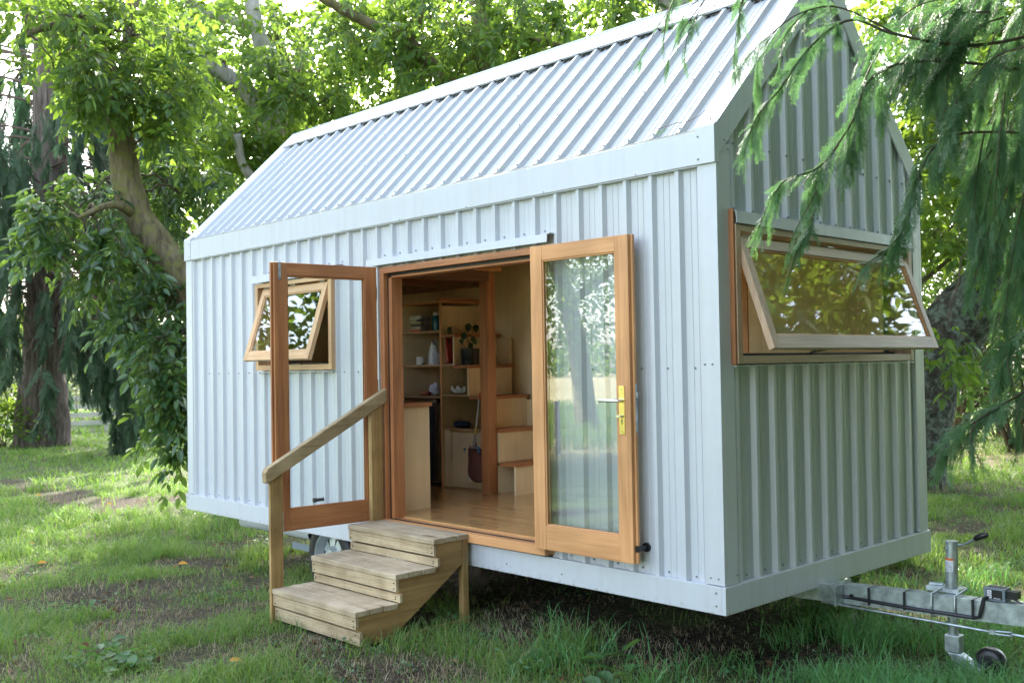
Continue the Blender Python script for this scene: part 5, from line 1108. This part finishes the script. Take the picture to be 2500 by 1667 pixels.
for pts in ([trunkp(3.6), S2(2700, 40, 5.2)], [trunkp(3.3), S2(2700, 200, 5.3)], [trunkp(3.0), S2(2600, 330, 5.1)], [trunkp(1.6), S2(2700, 860, 4.6)], [trunkp(2.0), S2(2700, 700, 4.9)], [trunkp(4.4), S2(2200, -160, 4.9), S2(1850, -90, 4.6), S2(1700, -60, 4.7)]): fb.path(np.array(smooth_path(pts, [1] * len(pts))[0]), .035, .012, 1)
fb.build('hanging_boughs', ['cyp', 'twig'], t)
fb = FB()
for i in range(420):    # the rest of the crown, outside the picture: it shades the end wall
    z = rr.uniform(1.2, 8.5); az = rr.uniform(0, 2 * math.pi); ln = rr.uniform(1., 3.0) * (1.1 - z * .06); p0 = trunkp(z); dv = np.array([math.cos(az), math.sin(az), 0]); e = p0 + dv * ln + (0, 0, -rr.uniform(.3, 1.4))
    rel = e - CAM; dpt = rel @ FWD; lat = rel @ RIGHT
    if dpt > .2 and lat / dpt < .56: continue
    bough(fb, [p0, p0 + dv * ln * .6 + (0, 0, .1), e], .03, 34, .7, SPF, .6, .9, 0, 1, .2)
fb.build('crown', ['cyp', 'twig'], t)

# =================================================================== SHRUBS, FENCES, FAR PLANTS
def shrub(name, c, r, n, mats, label, cat='shrub', ll=.08, group=None, stem=True):
    c = np.array(c, float); g0 = float(gz(c[0], c[1])); t = thing(name, (c[0], c[1], g0), label, cat, group); fb = FB(); base = np.array([c[0], c[1], g0 - .05])
    d_ = unit(RG.normal(size=(n, 3))); d_[:, 2] = np.abs(d_[:, 2]) * 1.0 - .25; lump = .7 + .5 * vnoise(d_[:, 0] * 2.5 + c[0], d_[:, 1] * 2.5 + d_[:, 2] * 2, 41)
    P = np.array([c[0], c[1], g0 + r[2] * .35]) + d_ * np.array(r) * (lump * (.45 + .55 * RG.random(n)))[:, None]; P[:, 2] = np.maximum(P[:, 2], g0 + .02)
    fb.leaves(P, d_ + RG.normal(0, .6, (n, 3)), np.array([0, 0, 1.]) + RG.normal(0, .6, (n, 3)), ll * RG.uniform(.6, 1.3, n), ll * .5 * RG.uniform(.7, 1.2, n))
    fb.build('foliage', mats, t); fb = FB()
    for i in range(14): fb.path(bez(base + RG.normal(0, .06, 3) * (1, 1, 0), P[RG.integers(n)], .1, 6), .012 + .006 * r[2], .004, 0)
    fb.build('stem', ['twig'], t); return t
# dark undergrowth seen under the floor
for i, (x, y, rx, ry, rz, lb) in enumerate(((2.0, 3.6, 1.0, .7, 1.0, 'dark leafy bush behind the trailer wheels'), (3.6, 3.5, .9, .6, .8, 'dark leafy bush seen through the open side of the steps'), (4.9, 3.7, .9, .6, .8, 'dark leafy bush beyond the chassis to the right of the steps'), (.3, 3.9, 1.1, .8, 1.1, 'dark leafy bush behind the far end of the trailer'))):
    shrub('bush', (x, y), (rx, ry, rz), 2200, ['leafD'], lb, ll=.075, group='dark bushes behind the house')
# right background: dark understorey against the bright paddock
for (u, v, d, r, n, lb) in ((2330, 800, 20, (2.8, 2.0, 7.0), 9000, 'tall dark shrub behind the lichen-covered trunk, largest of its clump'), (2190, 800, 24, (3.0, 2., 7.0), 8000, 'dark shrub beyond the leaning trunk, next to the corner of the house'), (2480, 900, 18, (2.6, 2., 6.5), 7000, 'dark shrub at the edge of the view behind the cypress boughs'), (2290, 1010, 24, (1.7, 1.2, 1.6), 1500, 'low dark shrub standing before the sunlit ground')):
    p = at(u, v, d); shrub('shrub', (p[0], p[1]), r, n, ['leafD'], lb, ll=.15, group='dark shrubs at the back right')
p = at(2368, 900, 22); t = thing('fence_post', (p[0], p[1], float(gz(p[0], p[1]))), 'pale wooden post among the dark shrubs', 'post'); mb = MB(); g0 = float(gz(p[0], p[1])); mb.tube([(p[0], p[1], g0 - .1), (p[0], p[1], g0 + 1.75)], [.075, .065], 10); mb.tube([(p[0], p[1], g0 + 1.75), (p[0], p[1], g0 + 1.79)], [.065, .04], 10); mb.build('shaft', ['barkB'], t)
# rail fence at the far left
fA, fB_ = at(120, 900, 33), at(560, 900, 36); fA = np.array([fA[0], fA[1], 0]); fB_ = np.array([fB_[0], fB_[1], 0]); fA = fA + (fA - fB_) * .45; fB_ = fB_ + (fB_ - fA) * .15
M['fencew'] = wood('white_fence_board', (.42, .40, .36), (.62, .60, .55), 'x', .8)
t = thing('rail_fence', (fA[0], fA[1], -.5), 'white weathered horizontal rail fence beyond the redwood trunk', 'fence')
dv = unit(fB_ - fA); nv = np.array([-dv[1], dv[0], 0]); ln = np.linalg.norm(fB_ - fA); zb = -.5
for k in range(4):
    mb = MB(); z0 = zb + .12 + k * .27; mb.box(0, ln, -.02, .02, z0, z0 + .14, 0, lambda a, b, c: tuple(fA + dv * a + nv * b + (0, 0, c))); mb.build('rail', ['fencew'], t)
for k in range(int(ln / 2.2) + 1):
    mb = MB(); mb.box(k * 2.2, k * 2.2 + .11, .021, .13, zb - .2, zb + 1.15, 0, lambda a, b, c: tuple(fA + dv * a + nv * b + (0, 0, c))); mb.build('post', ['fencew'], t)
# bright plants beyond the redwood, and in the gaps
for (u, v, d, r, n, mt, lb, ll) in ((10, 960, 27, (1.6, 1.4, 1.5), 1800, 'leafC', 'bright green bush left of the redwood trunk', .16), (-60, 900, 33, (3, 2, 3.0), 2200, 'leafP', 'haze-paled bush at the edge of the lawn', .2), (240, 900, 40, (3.2, 2, 3.2), 2600, 'leafP', 'haze-paled green bush behind the rail fence', .2), (360, 880, 38, (3, 2, 3.6), 2600, 'leafD', 'dark bush behind the rail fence nearest the house', .2), (500, 300, 44, (6, 4, 14), 9000, 'leafP', 'tall haze-greyed tree far behind the roof end', .26), (150, 900, 46, (4, 3, 4.0), 2500, 'leafD', 'dark bush far behind the redwood trunk', .22)):
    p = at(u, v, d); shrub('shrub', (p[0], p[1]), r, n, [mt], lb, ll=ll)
# far tree line all round (one mass)
fb = FB(); n = 36000
ang = RG.uniform(0, 2 * math.pi, n); rad = RG.uniform(62, 92, n); rad = np.where((ang > R(195)) & (ang < R(330)), rad + 70, rad); H = 2.2 + 4.0 * vnoise(ang * 14, ang * 0 + 3, 51) + 1.6 * vnoise(ang * 45, ang * 0 + 7, 52)
P = np.stack([2 + rad * np.cos(ang), rad * np.sin(ang), -.6 + H * RG.random(n) ** .8], 1)
fb.leaves(P, RG.normal(size=(n, 3)), RG.normal(size=(n, 3)), RG.uniform(.7, 1.5, n), RG.uniform(.5, .9, n))
tag(fb.build('treeline', ['leafA'], None), 'distant belt of trees around the paddock', 'trees', kind='stuff')

# things the door glass mirrors: paddock trees and a wire fence on the open side
def simple_tree(x, y, h, r, n, mt, label, lean=0, ll=.2, group='paddock trees mirrored in the door', cz=.74, cv=.24):
    g0 = float(gz(x, y)); t = thing('paddock_tree', (x, y, g0), label, 'tree', group)
    mb = MB(); P, Rr = smooth_path([(x, y, g0 - .2), (x + lean * .2, y, g0 + h * .25), (x + lean * .6, y, g0 + h * .5), (x + lean, y, g0 + h * .85)], [.034 * h, .028 * h, .022 * h, .008 * h]); mb.tube(P, Rr, 12)
    for k in range(6):
        a = k * 1.1; b0 = np.array([x + lean * .5, y, g0 + h * (.35 + .07 * k)]); mb.tube([b0, b0 + np.array([math.cos(a), math.sin(a), .5]) * r * .4, b0 + np.array([math.cos(a), math.sin(a), .6]) * r * .8], [.016 * h, .01 * h, .004 * h], 7)
    mb.build('trunk', ['barkA'], t, smooth=True)
    fb = FB(); k = 30; cs = np.array([x + lean, y, g0 + h * cz]) + unit(RG.normal(size=(k, 3))) * np.array([r, r, h * cv]) * RG.uniform(.5, 1, (k, 1))
    d_ = unit(RG.normal(size=(n, 3))); P = cs[RG.integers(0, k, n)] + d_ * r * .38 * RG.uniform(.4, 1, (n, 1))
    fb.leaves(P, d_ + RG.normal(0, .5, (n, 3)), np.array([0, 0, 1.]) + RG.normal(0, .5, (n, 3)), ll * RG.uniform(.7, 1.3, n), ll * .55 * RG.uniform(.7, 1.2, n)); fb.build('crown', [mt], t)
for a in ((-9, -16.5, 10, 4.6, 15000, 'leafC', 'broad paddock tree with a leaning trunk mirrored at the top of the door glass', -1.8, .17, 'paddock trees mirrored in the door', .62, .36), (-24, -27, 12, 4.6, 5200, 'leafA', 'dark rounded paddock tree mirrored behind the leaning one', 0), (-15, -34, 11, 4.2, 5000, 'leafC', 'bright paddock tree mirrored at the hinge side of the glass', .5), (-48, -52, 14, 6, 5200, 'leafA', 'tall far paddock tree mirrored above the bright meadow', .3), (-34, -58, 13, 5.5, 5000, 'leafC', 'far bright paddock tree mirrored between two darker ones', -.4),
          (-6, -40, 11, 4.4, 4600, 'leafA', 'rounded paddock tree far out on the open side', .2)): simple_tree(*a)
for a in ((-7.5, -6.5, 9, 3.0, 9000, 'leafA', 'leafy tree mirrored in the small awning window', .2), (-13, -3.5, 11, 3.6, 9000, 'leafC', 'brighter leafy tree mirrored behind the one nearest the small window', 0)): simple_tree(*a, group='trees mirrored in the small window', cz=.6, cv=.34)
for a in ((13.6, -5.2, 11, 3.2, 9000, 'cypfar', 'unseen shade tree added opposite the end wall on the open side', .3), (13.2, -1.2, 12, 3.2, 10000, 'cypfar', 'unseen shade tree added straight opposite the end wall beyond the cypress', .3), (14.4, 3.6, 12, 3.4, 9000, 'cypfar', 'unseen shade tree added behind the cypress facing the end window', 0), (15, 8., 12, 4, 9000, 'cypfar', 'unseen shade tree added behind the cypress, farthest from the drawbar', 0), (12.6, -9.2, 10, 3.2, 8000, 'cypfar', 'unseen shade tree added on the open side, farthest from the house', 0), (18.5, -3, 13, 4., 7000, 'cypfar', 'tallest unseen shade tree, added beyond the drawbar end', 0)): simple_tree(*a, ll=.36, group='unseen trees added to shade the end wall', cz=.52, cv=.46)  # added out of view to darken the end wall
for a in ((-8.6, 6.6, 10.5, 3.3, 6500, 'leafA', 'walnut added for shade between the pale forked one and the redwood', .2), (-3.0, 14.5, 11, 3.6, 8000, 'leafA', 'tall walnut added for shade far behind the middle of the roof', 0), (3.2, 16.0, 12, 3.8, 8000, 'leafA', 'tall walnut added for shade far behind the near end of the ridge', .3), (-7.5, 12.0, 10, 3.2, 7000, 'leafA', 'tall walnut added for shade far behind the left roof end', -.3)): simple_tree(*a, ll=.19, group='walnuts added behind the roof for shade', cz=.7, cv=.28)  # added to shade the lawns; they also close canopy gaps
for a in ((13.2, 9.6, 9.5, 3.2, 8000, 'leafC', 'sunlit tree to the right of the lichen-covered walnut', .2), (1.6, 9.6, 6.2, 2.4, 6000, 'leafC', 'small sunlit tree seen through the end window', .1)): simple_tree(*a, ll=.17, group='trees behind the house', cz=.6, cv=.36)
wp = None
t = thing('wire_fence', (-6.5, -11.5, float(gz(-6.5, -11.5))), 'post and wire paddock fence mirrored in the door glass', 'fence')
A_, B2 = np.array([-12.0, -6.5]), np.array([1.0, -16.5])
for k in range(7):
    q_ = A_ + (B2 - A_) * k / 6; g0 = float(gz(*q_)); mb = MB(); mb.tube([(q_[0], q_[1], g0 - .2), (q_[0] + .05 * math.sin(k * 2.), q_[1], g0 + 1.15)], [.075, .065], 8); mb.build('post', ['barkB'], t)
mb = MB()
for z in (.35, .65, .95): mb.tube([(*A_, float(gz(*A_)) + z), (*(A_ * .5 + B2 * .5), float(gz(*(A_ * .5 + B2 * .5))) + z - .01), (*B2, float(gz(*B2)) + z)], .004, 4)
mb.build('wire', ['galv'], t)

# =================================================================== GROUND AND GRASS
def axis(lo, hi, a, b, fine, coarse):
    return np.unique(np.concatenate([np.arange(a, b + 1e-6, fine), -np.geomspace(max(1e-3, coarse), a - lo + coarse, 22)[::1] + a + coarse, np.geomspace(coarse, hi - b + coarse, 22) + b - coarse]))
gx, gy = axis(-180, 180, -6, 10, .16, .4), axis(-180, 180, -4.5, 8, .16, .4)
XX, YY = np.meshgrid(gx, gy, indexing='ij'); ZZ = gz(XX, YY); V = np.stack([XX, YY, ZZ], -1).reshape(-1, 3); ny = len(gy)
I, J = np.meshgrid(np.arange(len(gx) - 1), np.arange(ny - 1), indexing='ij'); k = (I * ny + J).ravel()
g = npmesh('ground', V, np.stack([k, k + ny, k + ny + 1, k + 1], 1), mats=['ground'], smooth=True); tag(g, 'grassy ground with patches of bare dark soil', 'ground', kind='structure')
at_ = g.data.attributes.new('bare_soil', 'FLOAT', 'POINT'); at_.data.foreach_set('value', bare(V[:, 0], V[:, 1]).astype(np.float32))

a2_ = g.data.attributes.new('dry_sunlit_meadow', 'FLOAT', 'POINT'); an_ = np.degrees(np.arctan2(V[:, 1] + 2, V[:, 0] - 6)) % 360; rd_ = np.hypot(V[:, 0] - 6, V[:, 1] + 2)
a2_.data.foreach_set('value', (np.clip((rd_ - 12) / 5, 0, 1) * np.clip((an_ - 196) / 6, 0, 1) * np.clip((330 - an_) / 8, 0, 1) * np.where((rd_ > 20) & (rd_ < 40), .35, 1) + np.exp(-((V[:, 0] - SUNNY[0] + 3.) ** 2 + (V[:, 1] - SUNNY[1] - 9.) ** 2) / 50.)).clip(0, 1).astype(np.float32))  # dry far meadow, plus near strip and back-right pool of painted sunlight
FH = unit(np.array([FWD[0], FWD[1], 0])); RH = np.array([FH[1], -FH[0], 0])
def scatter(n, t0, t1, half=.62):
    t_ = np.sqrt(RG.uniform(t0 * t0, t1 * t1, n)); s_ = RG.uniform(-half, half, n) * t_
    p = CAM[:2] + FH[:2] * t_[:, None] + RH[:2] * s_[:, None]; return p, t_
def blades(p, h, w, lean, lean_dir):
    """curved tapering blades: p (n,2)"""
    n = len(p); z = gz(p[:, 0], p[:, 1]); b = np.stack([p[:, 0], p[:, 1], z - .01], 1)
    ld = np.stack([np.cos(lean_dir), np.sin(lean_dir), 0 * lean_dir], 1); fa = lean_dir + RG.normal(0, .8, n) + math.pi / 2; wd = np.stack([np.cos(fa), np.sin(fa), 0 * fa], 1) * (w / 2)[:, None]
    m1 = b + ld * (h * lean * .28)[:, None] + np.array([0, 0, 1.]) * (h * .5)[:, None]
    m2 = b + ld * (h * lean * .65)[:, None] + np.array([0, 0, 1.]) * (h * (.82 - .08 * lean))[:, None]
    tp = b + ld * (h * lean * 1.1)[:, None] + np.array([0, 0, 1.]) * (h * (1.0 - .30 * lean))[:, None]
    V = np.stack([b - wd, b + wd, m1 - wd * .85, m1 + wd * .85, m2 - wd * .55, m2 + wd * .55, tp], 1).reshape(-1, 3); k = (np.arange(n) * 7)[:, None]
    return V, np.concatenate([k + [0, 1, 3, 2], k + [2, 3, 5, 4]], 1).reshape(-1, 4), k + [4, 5, 6]
def inhouse(p, m=.0): return (p[:, 0] > .6 - m) & (p[:, 0] < 5.4 + m) & (p[:, 1] > .5) & (p[:, 1] < 2.2)
def insteps(p): return ((p[:, 0] > 7.0) & (p[:, 0] < 7.45) & (p[:, 1] > .95) & (p[:, 1] < 1.35)) | (p[:, 0] > 3.25) & (p[:, 0] < 4.27) & (p[:, 1] > -1.0) & (p[:, 1] < -.1)
def grow(bands, h0, keepfn, hfac=lambda p: 1.):
    Vs, Qs, Ts, k0 = [], [], [], 0
    for (n, t0, t1, hm, wm) in bands:
        p, _ = scatter(n, t0, t1)
        # tufts: pull part of the blades to tuft centres
        nt = max(1, n // 16); c, _ = scatter(nt, t0, t1); pick = RG.random(n) < .6; idx = RG.integers(0, nt, n); off = RG.normal(0, .022 * (t0 / 6) ** .5, (n, 2)); q_ = c[idx] + off
        ld = np.where(pick, np.arctan2(off[:, 1], off[:, 0]) + RG.normal(0, .5, n), RG.uniform(0, 2 * math.pi, n)); p = np.where(pick[:, None], q_, p)
        keep = (RG.random(n) < keepfn(p)) & ~insteps(p) & ~(inhouse(p) & (RG.random(n) < .85)); p, ld = p[keep], ld[keep]; n = len(p)
        hh = hm * RG.uniform(.4, 1.3, n) * (.35 + 1.25 * vnoise(p[:, 0] * 1.6, p[:, 1] * 1.6, 61)) * hfac(p)
        V, Q, T = blades(p, hh, wm * RG.uniform(.7, 1.3, n), RG.uniform(.15, 1.0, n) ** .8, ld)
        Vs.append(V); Qs.append(Q + k0); Ts.append(T + k0); k0 += len(V)
    return np.concatenate(Vs), np.concatenate(Qs), np.concatenate(Ts)
# lush area: along the right foreground and under the near corner
def lush(p): 
    rel = np.concatenate([p, np.zeros((len(p), 1))], 1) - CAM; s_ = (rel @ RH) / np.maximum(.1, rel @ FH); dd = rel @ FH
    return np.clip((s_ + .02) * 4, 0, 1) * np.clip((9.5 - dd) / 2.5, 0, 1)
keep1 = lambda p: np.clip(1.1 - 1.45 * bare(p[:, 0], p[:, 1]), .02, 1) * (1 - .75 * lush(p))
V, Q, T = grow([(80000, 5.0, 7.6, .105, .0052), (80000, 7.6, 11, .11, .0065), (70000, 11, 17, .12, .009), (60000, 17, 30, .13, .016), (30000, 30, 60, .22, .04)], 1, keep1)
tag(npmesh('grass', V, Q, T, ['grass']), 'short patchy lawn grass around the house', 'grass', kind='stuff')
keep2 = lambda p: lush(p) * np.clip(1.0 - 1.05 * bare(p[:, 0], p[:, 1]), .04, 1) * np.clip(3.2 * vnoise(p[:, 0] * 1.9 + 5, p[:, 1] * 1.9, 63) - 1.05, .03, 1)
V, Q, T = grow([(58000, 4.9, 6.6, .165, .006), (30000, 6.6, 9.5, .16, .007)], 1, keep2)
tag(npmesh('lush_grass', V, Q, T, ['grassc']), 'long fresh green grass under the near corner and along the front', 'grass', kind='stuff')
keep3 = lambda p: np.clip(.12 + .75 * bare(p[:, 0], p[:, 1]), 0, 1) * (1 - .6 * lush(p))
V, Q, T = grow([(42000, 5.0, 8, .045, .0036), (30000, 8, 14, .055, .0055), (9000, 14, 26, .11, .009)], 1, keep3, lambda p: 1.)
tag(npmesh('dry_grass', V, Q, T, ['straw']), 'dry pale grass stalks scattered over the bare soil', 'dry grass', kind='stuff')
# open paddock on the side of the camera: coarse sunny grass for the mirror image
n = 26000; an = RG.uniform(R(200), R(262), n); rd = np.sqrt(RG.uniform(17 ** 2, 38 ** 2, n)); p = np.stack([6 + rd * np.cos(an), -.5 + rd * np.sin(an)], 1); rel = np.concatenate([p, np.zeros((n, 1))], 1) - CAM; p = p[~((rel @ FH > 3) & (np.abs(rel @ RH) < .63 * (rel @ FH)))]; n = len(p)
V, Q, T = blades(p, RG.uniform(.25, .6, n), RG.uniform(.02, .05, n), RG.uniform(.2, 1, n), RG.uniform(0, 6.28, n)); tag(npmesh('paddock_grass', V, Q, T, ['grass']), 'tall paddock grass mirrored in the door glass', 'grass', kind='stuff')

# broad-leaved weeds, dead leaves
fb = FB()
def weeds(n, t0, t1, keepfn, hgt, sz):
    p, _ = scatter(n, t0, t1); p = p[(RG.random(n) < keepfn(p)) & ~insteps(p)]; c = p[RG.integers(0, len(p), max(1, len(p) // 9))]; p = np.concatenate([p[::3], (c[:, None] + RG.normal(0, .045, (len(c), 8, 2))).reshape(-1, 2)]); p = p[~insteps(p)]
    n = len(p); z = gz(p[:, 0], p[:, 1]) + hgt * RG.random(n); b = np.stack([p[:, 0], p[:, 1], z], 1); an = RG.uniform(0, 6.28, n)
    L_ = sz * RG.uniform(.6, 1.4, n); fb.leaves(b, np.stack([np.cos(an), np.sin(an), RG.normal(.15, .25, n)], 1), np.array([0, 0, 1.]) + RG.normal(0, .35, (n, 3)), L_, L_ * RG.uniform(.55, .85, n))
wk = lambda p: np.clip(vnoise(p[:, 0] * 1.9, p[:, 1] * 1.9, 71) * 2.2 - 1.05, 0, 1)
weeds(9000, 5.0, 8.5, wk, .06, .026); weeds(4500, 8.5, 13, wk, .07, .034); weeds(3500, 5.0, 7.5, lambda p: wk(p) * (.2 + lush(p)), .10, .034)
for (u, v, n, hh, ss) in ((1020, 1440, 60, .12, .035), (1300, 1520, 130, .10, .035), (1220, 1540, 110, .09, .034), (1080, 1480, 70, .08, .03), (1880, 1420, 150, .34, .05), (1950, 1400, 120, .32, .05), (1800, 1460, 40, .2, .04), (730, 1300, 80, .10, .04), (600, 1260, 90, .14, .04), (500, 1210, 90, .15, .04), (460, 1190, 60, .15, .04), (240, 1510, 40, .05, .08), (290, 1530, 30, .05, .08), (1400, 1550, 14, .1, .12), (150, 1410, 30, .06, .06), (690, 1230, 60, .1, .04)):
    p0 = ground_hit(u, v); an = RG.uniform(0, 6.28, n); p = p0[:2] + RG.normal(0, .10, (n, 2)); b = np.stack([p[:, 0], p[:, 1], gz(p[:, 0], p[:, 1]) + hh * RG.random(n)], 1)
    L_ = ss * RG.uniform(.6, 1.4, n); fb.leaves(b, np.stack([np.cos(an), np.sin(an), RG.normal(.2, .3, n)], 1), np.array([0, 0, 1.]) + RG.normal(0, .35, (n, 3)), L_, L_ * .62)
    if hh > .15: e = b[::4]; fb.segs(np.stack([e[:, 0] * .3 + p0[0] * .7, e[:, 1] * .3 + p0[1] * .7, gz(e[:, 0], e[:, 1])], 1), e, .002, .001, 0)
tag(fb.build('weeds', ['weed'], None), 'low broad-leaved weeds growing through the grass', 'weeds', kind='stuff')
fb = FB(); p, _ = scatter(1500, 5.0, 13); p = p[RG.random(len(p)) < .15 + .85 * bare(p[:, 0], p[:, 1])]; p = p[~insteps(p)]; n = len(p); an = RG.uniform(0, 6.28, n); b = np.stack([p[:, 0], p[:, 1], gz(p[:, 0], p[:, 1]) + .012], 1); L_ = RG.uniform(.03, .085, n)
fb.leaves(b, np.stack([np.cos(an), np.sin(an), RG.normal(.1, .2, n)], 1), np.array([0, 0, 1.]) + RG.normal(0, .4, (n, 3)), L_, L_ * .5); tag(fb.build('leaf_litter', ['dead'], None), 'brown dead leaves strewn over the soil', 'leaf litter', kind='stuff')
for (u, v, lb) in ((252, 1166, 'yellow leaf lying on the lawn below the hanging walnut leaves'), (88, 1145, 'yellow leaf on the far lawn left of the redwood shade'), (96, 1303, 'yellow leaf on the worn soil at the picture edge'), (420, 1305, 'yellow leaf in the grass between the lawn and the steps'), (540, 1532, 'yellow leaf in the grass in front of the steps'), (2372, 1389, 'orange-yellow leaf in the grass behind the jockey stand'), (70, 1258, 'small yellow leaf in the worn lawn at the far left')):
    p0 = ground_hit(u, v - 4); fb = FB(); s_ = .10 if v < 1400 else .08; a = RG.uniform(0, 6.28); c = np.array([p0[0], p0[1], p0[2] + .035]); t = thing('fallen_leaf', c, lb, 'leaf', 'yellow leaves fallen on the grass')
    dv = np.array([RH[0], RH[1], .1]); fb.leaves((c - dv * s_ * .5)[None], dv[None], np.array([[.45 * CAM[0] * 0 + .3, -.4, 1.]]), np.array([s_]), np.array([s_ * .5])); fb.build('blade', ['yellow'], t); fb = FB(); fb.path(np.array([c - dv * s_ * .5, c - dv * s_ * .8 + (0, 0, -.01)]), .0018, .0012, 0); fb.build('stalk', ['twig'], t)
f = slope(1, 0)
fb = FB(); pts = [np.array(f(x, -.004 - .012 * math.sin(i * 1.3), t_)) for i, (x, t_) in enumerate(((5.86, .075), (5.93, .06), (6.0, .085), (6.06, .10), (6.12, .135), (6.16, .16)))]; fb.path(np.array(pts), .003, .0018, 1)
put_sprays(fb, np.array([f(5.90, -.004, .05), f(5.95, -.004, .05), f(4.55, .0, .04)]), np.array([[.2, -.6, -.4], [-.3, -.5, -.3], [1, 0, .1]]), np.array([.07, .06, .07]), SPR); tag(fb.build('fallen_twig', ['cyp', 'twig'], None), 'thin cypress twig lying on the roof edge near the gable corner', 'twig')

# =================================================================== LIGHT
SUN_AZ = np.array([-.80, .60]); EL = R(33)
wd = bpy.data.worlds.new('World'); SC.world = wd; wd.use_nodes = True; nt = wd.node_tree; bg = nt.nodes['Background']
sky = nt.nodes.new('ShaderNodeTexSky'); sky.sky_type = 'NISHITA'; sky.sun_disc = False; sky.sun_elevation = EL; sky.sun_rotation = math.atan2(SUN_AZ[0], SUN_AZ[1]); sky.air_density = 1.; sky.dust_density = 2.0; sky.ozone_density = 1.
hs = nt.nodes.new('ShaderNodeHueSaturation'); hs.inputs['Saturation'].default_value = .62; nt.links.new(sky.outputs[0], hs.inputs['Color']); nt.links.new(hs.outputs[0], bg.inputs['Color']); bg.inputs['Strength'].default_value = .15
sd = np.array([SUN_AZ[0] * math.cos(EL), SUN_AZ[1] * math.cos(EL), math.sin(EL)]); sd /= np.linalg.norm(sd)
sl = bpy.data.objects.new('sun', bpy.data.lights.new('sun', 'SUN')); COL.objects.link(sl); sl.data.energy = 2.2; sl.data.angle = R(.6); sl.data.color = (1, .93, .80)
sl.rotation_euler = Vector(sd).to_track_quat('Z', 'Y').to_euler()
SC.view_settings.view_transform = 'Standard'; SC.view_settings.look = 'None'; SC.view_settings.gamma = 1; SC.view_settings.exposure = 3.12
SC.cycles.max_bounces = 10; SC.cycles.diffuse_bounces = 8; SC.cycles.transparent_max_bounces = 16; SC.cycles.transmission_bounces = 6; SC.cycles.use_denoising = True
SC.cycles.sample_clamp_indirect = 6
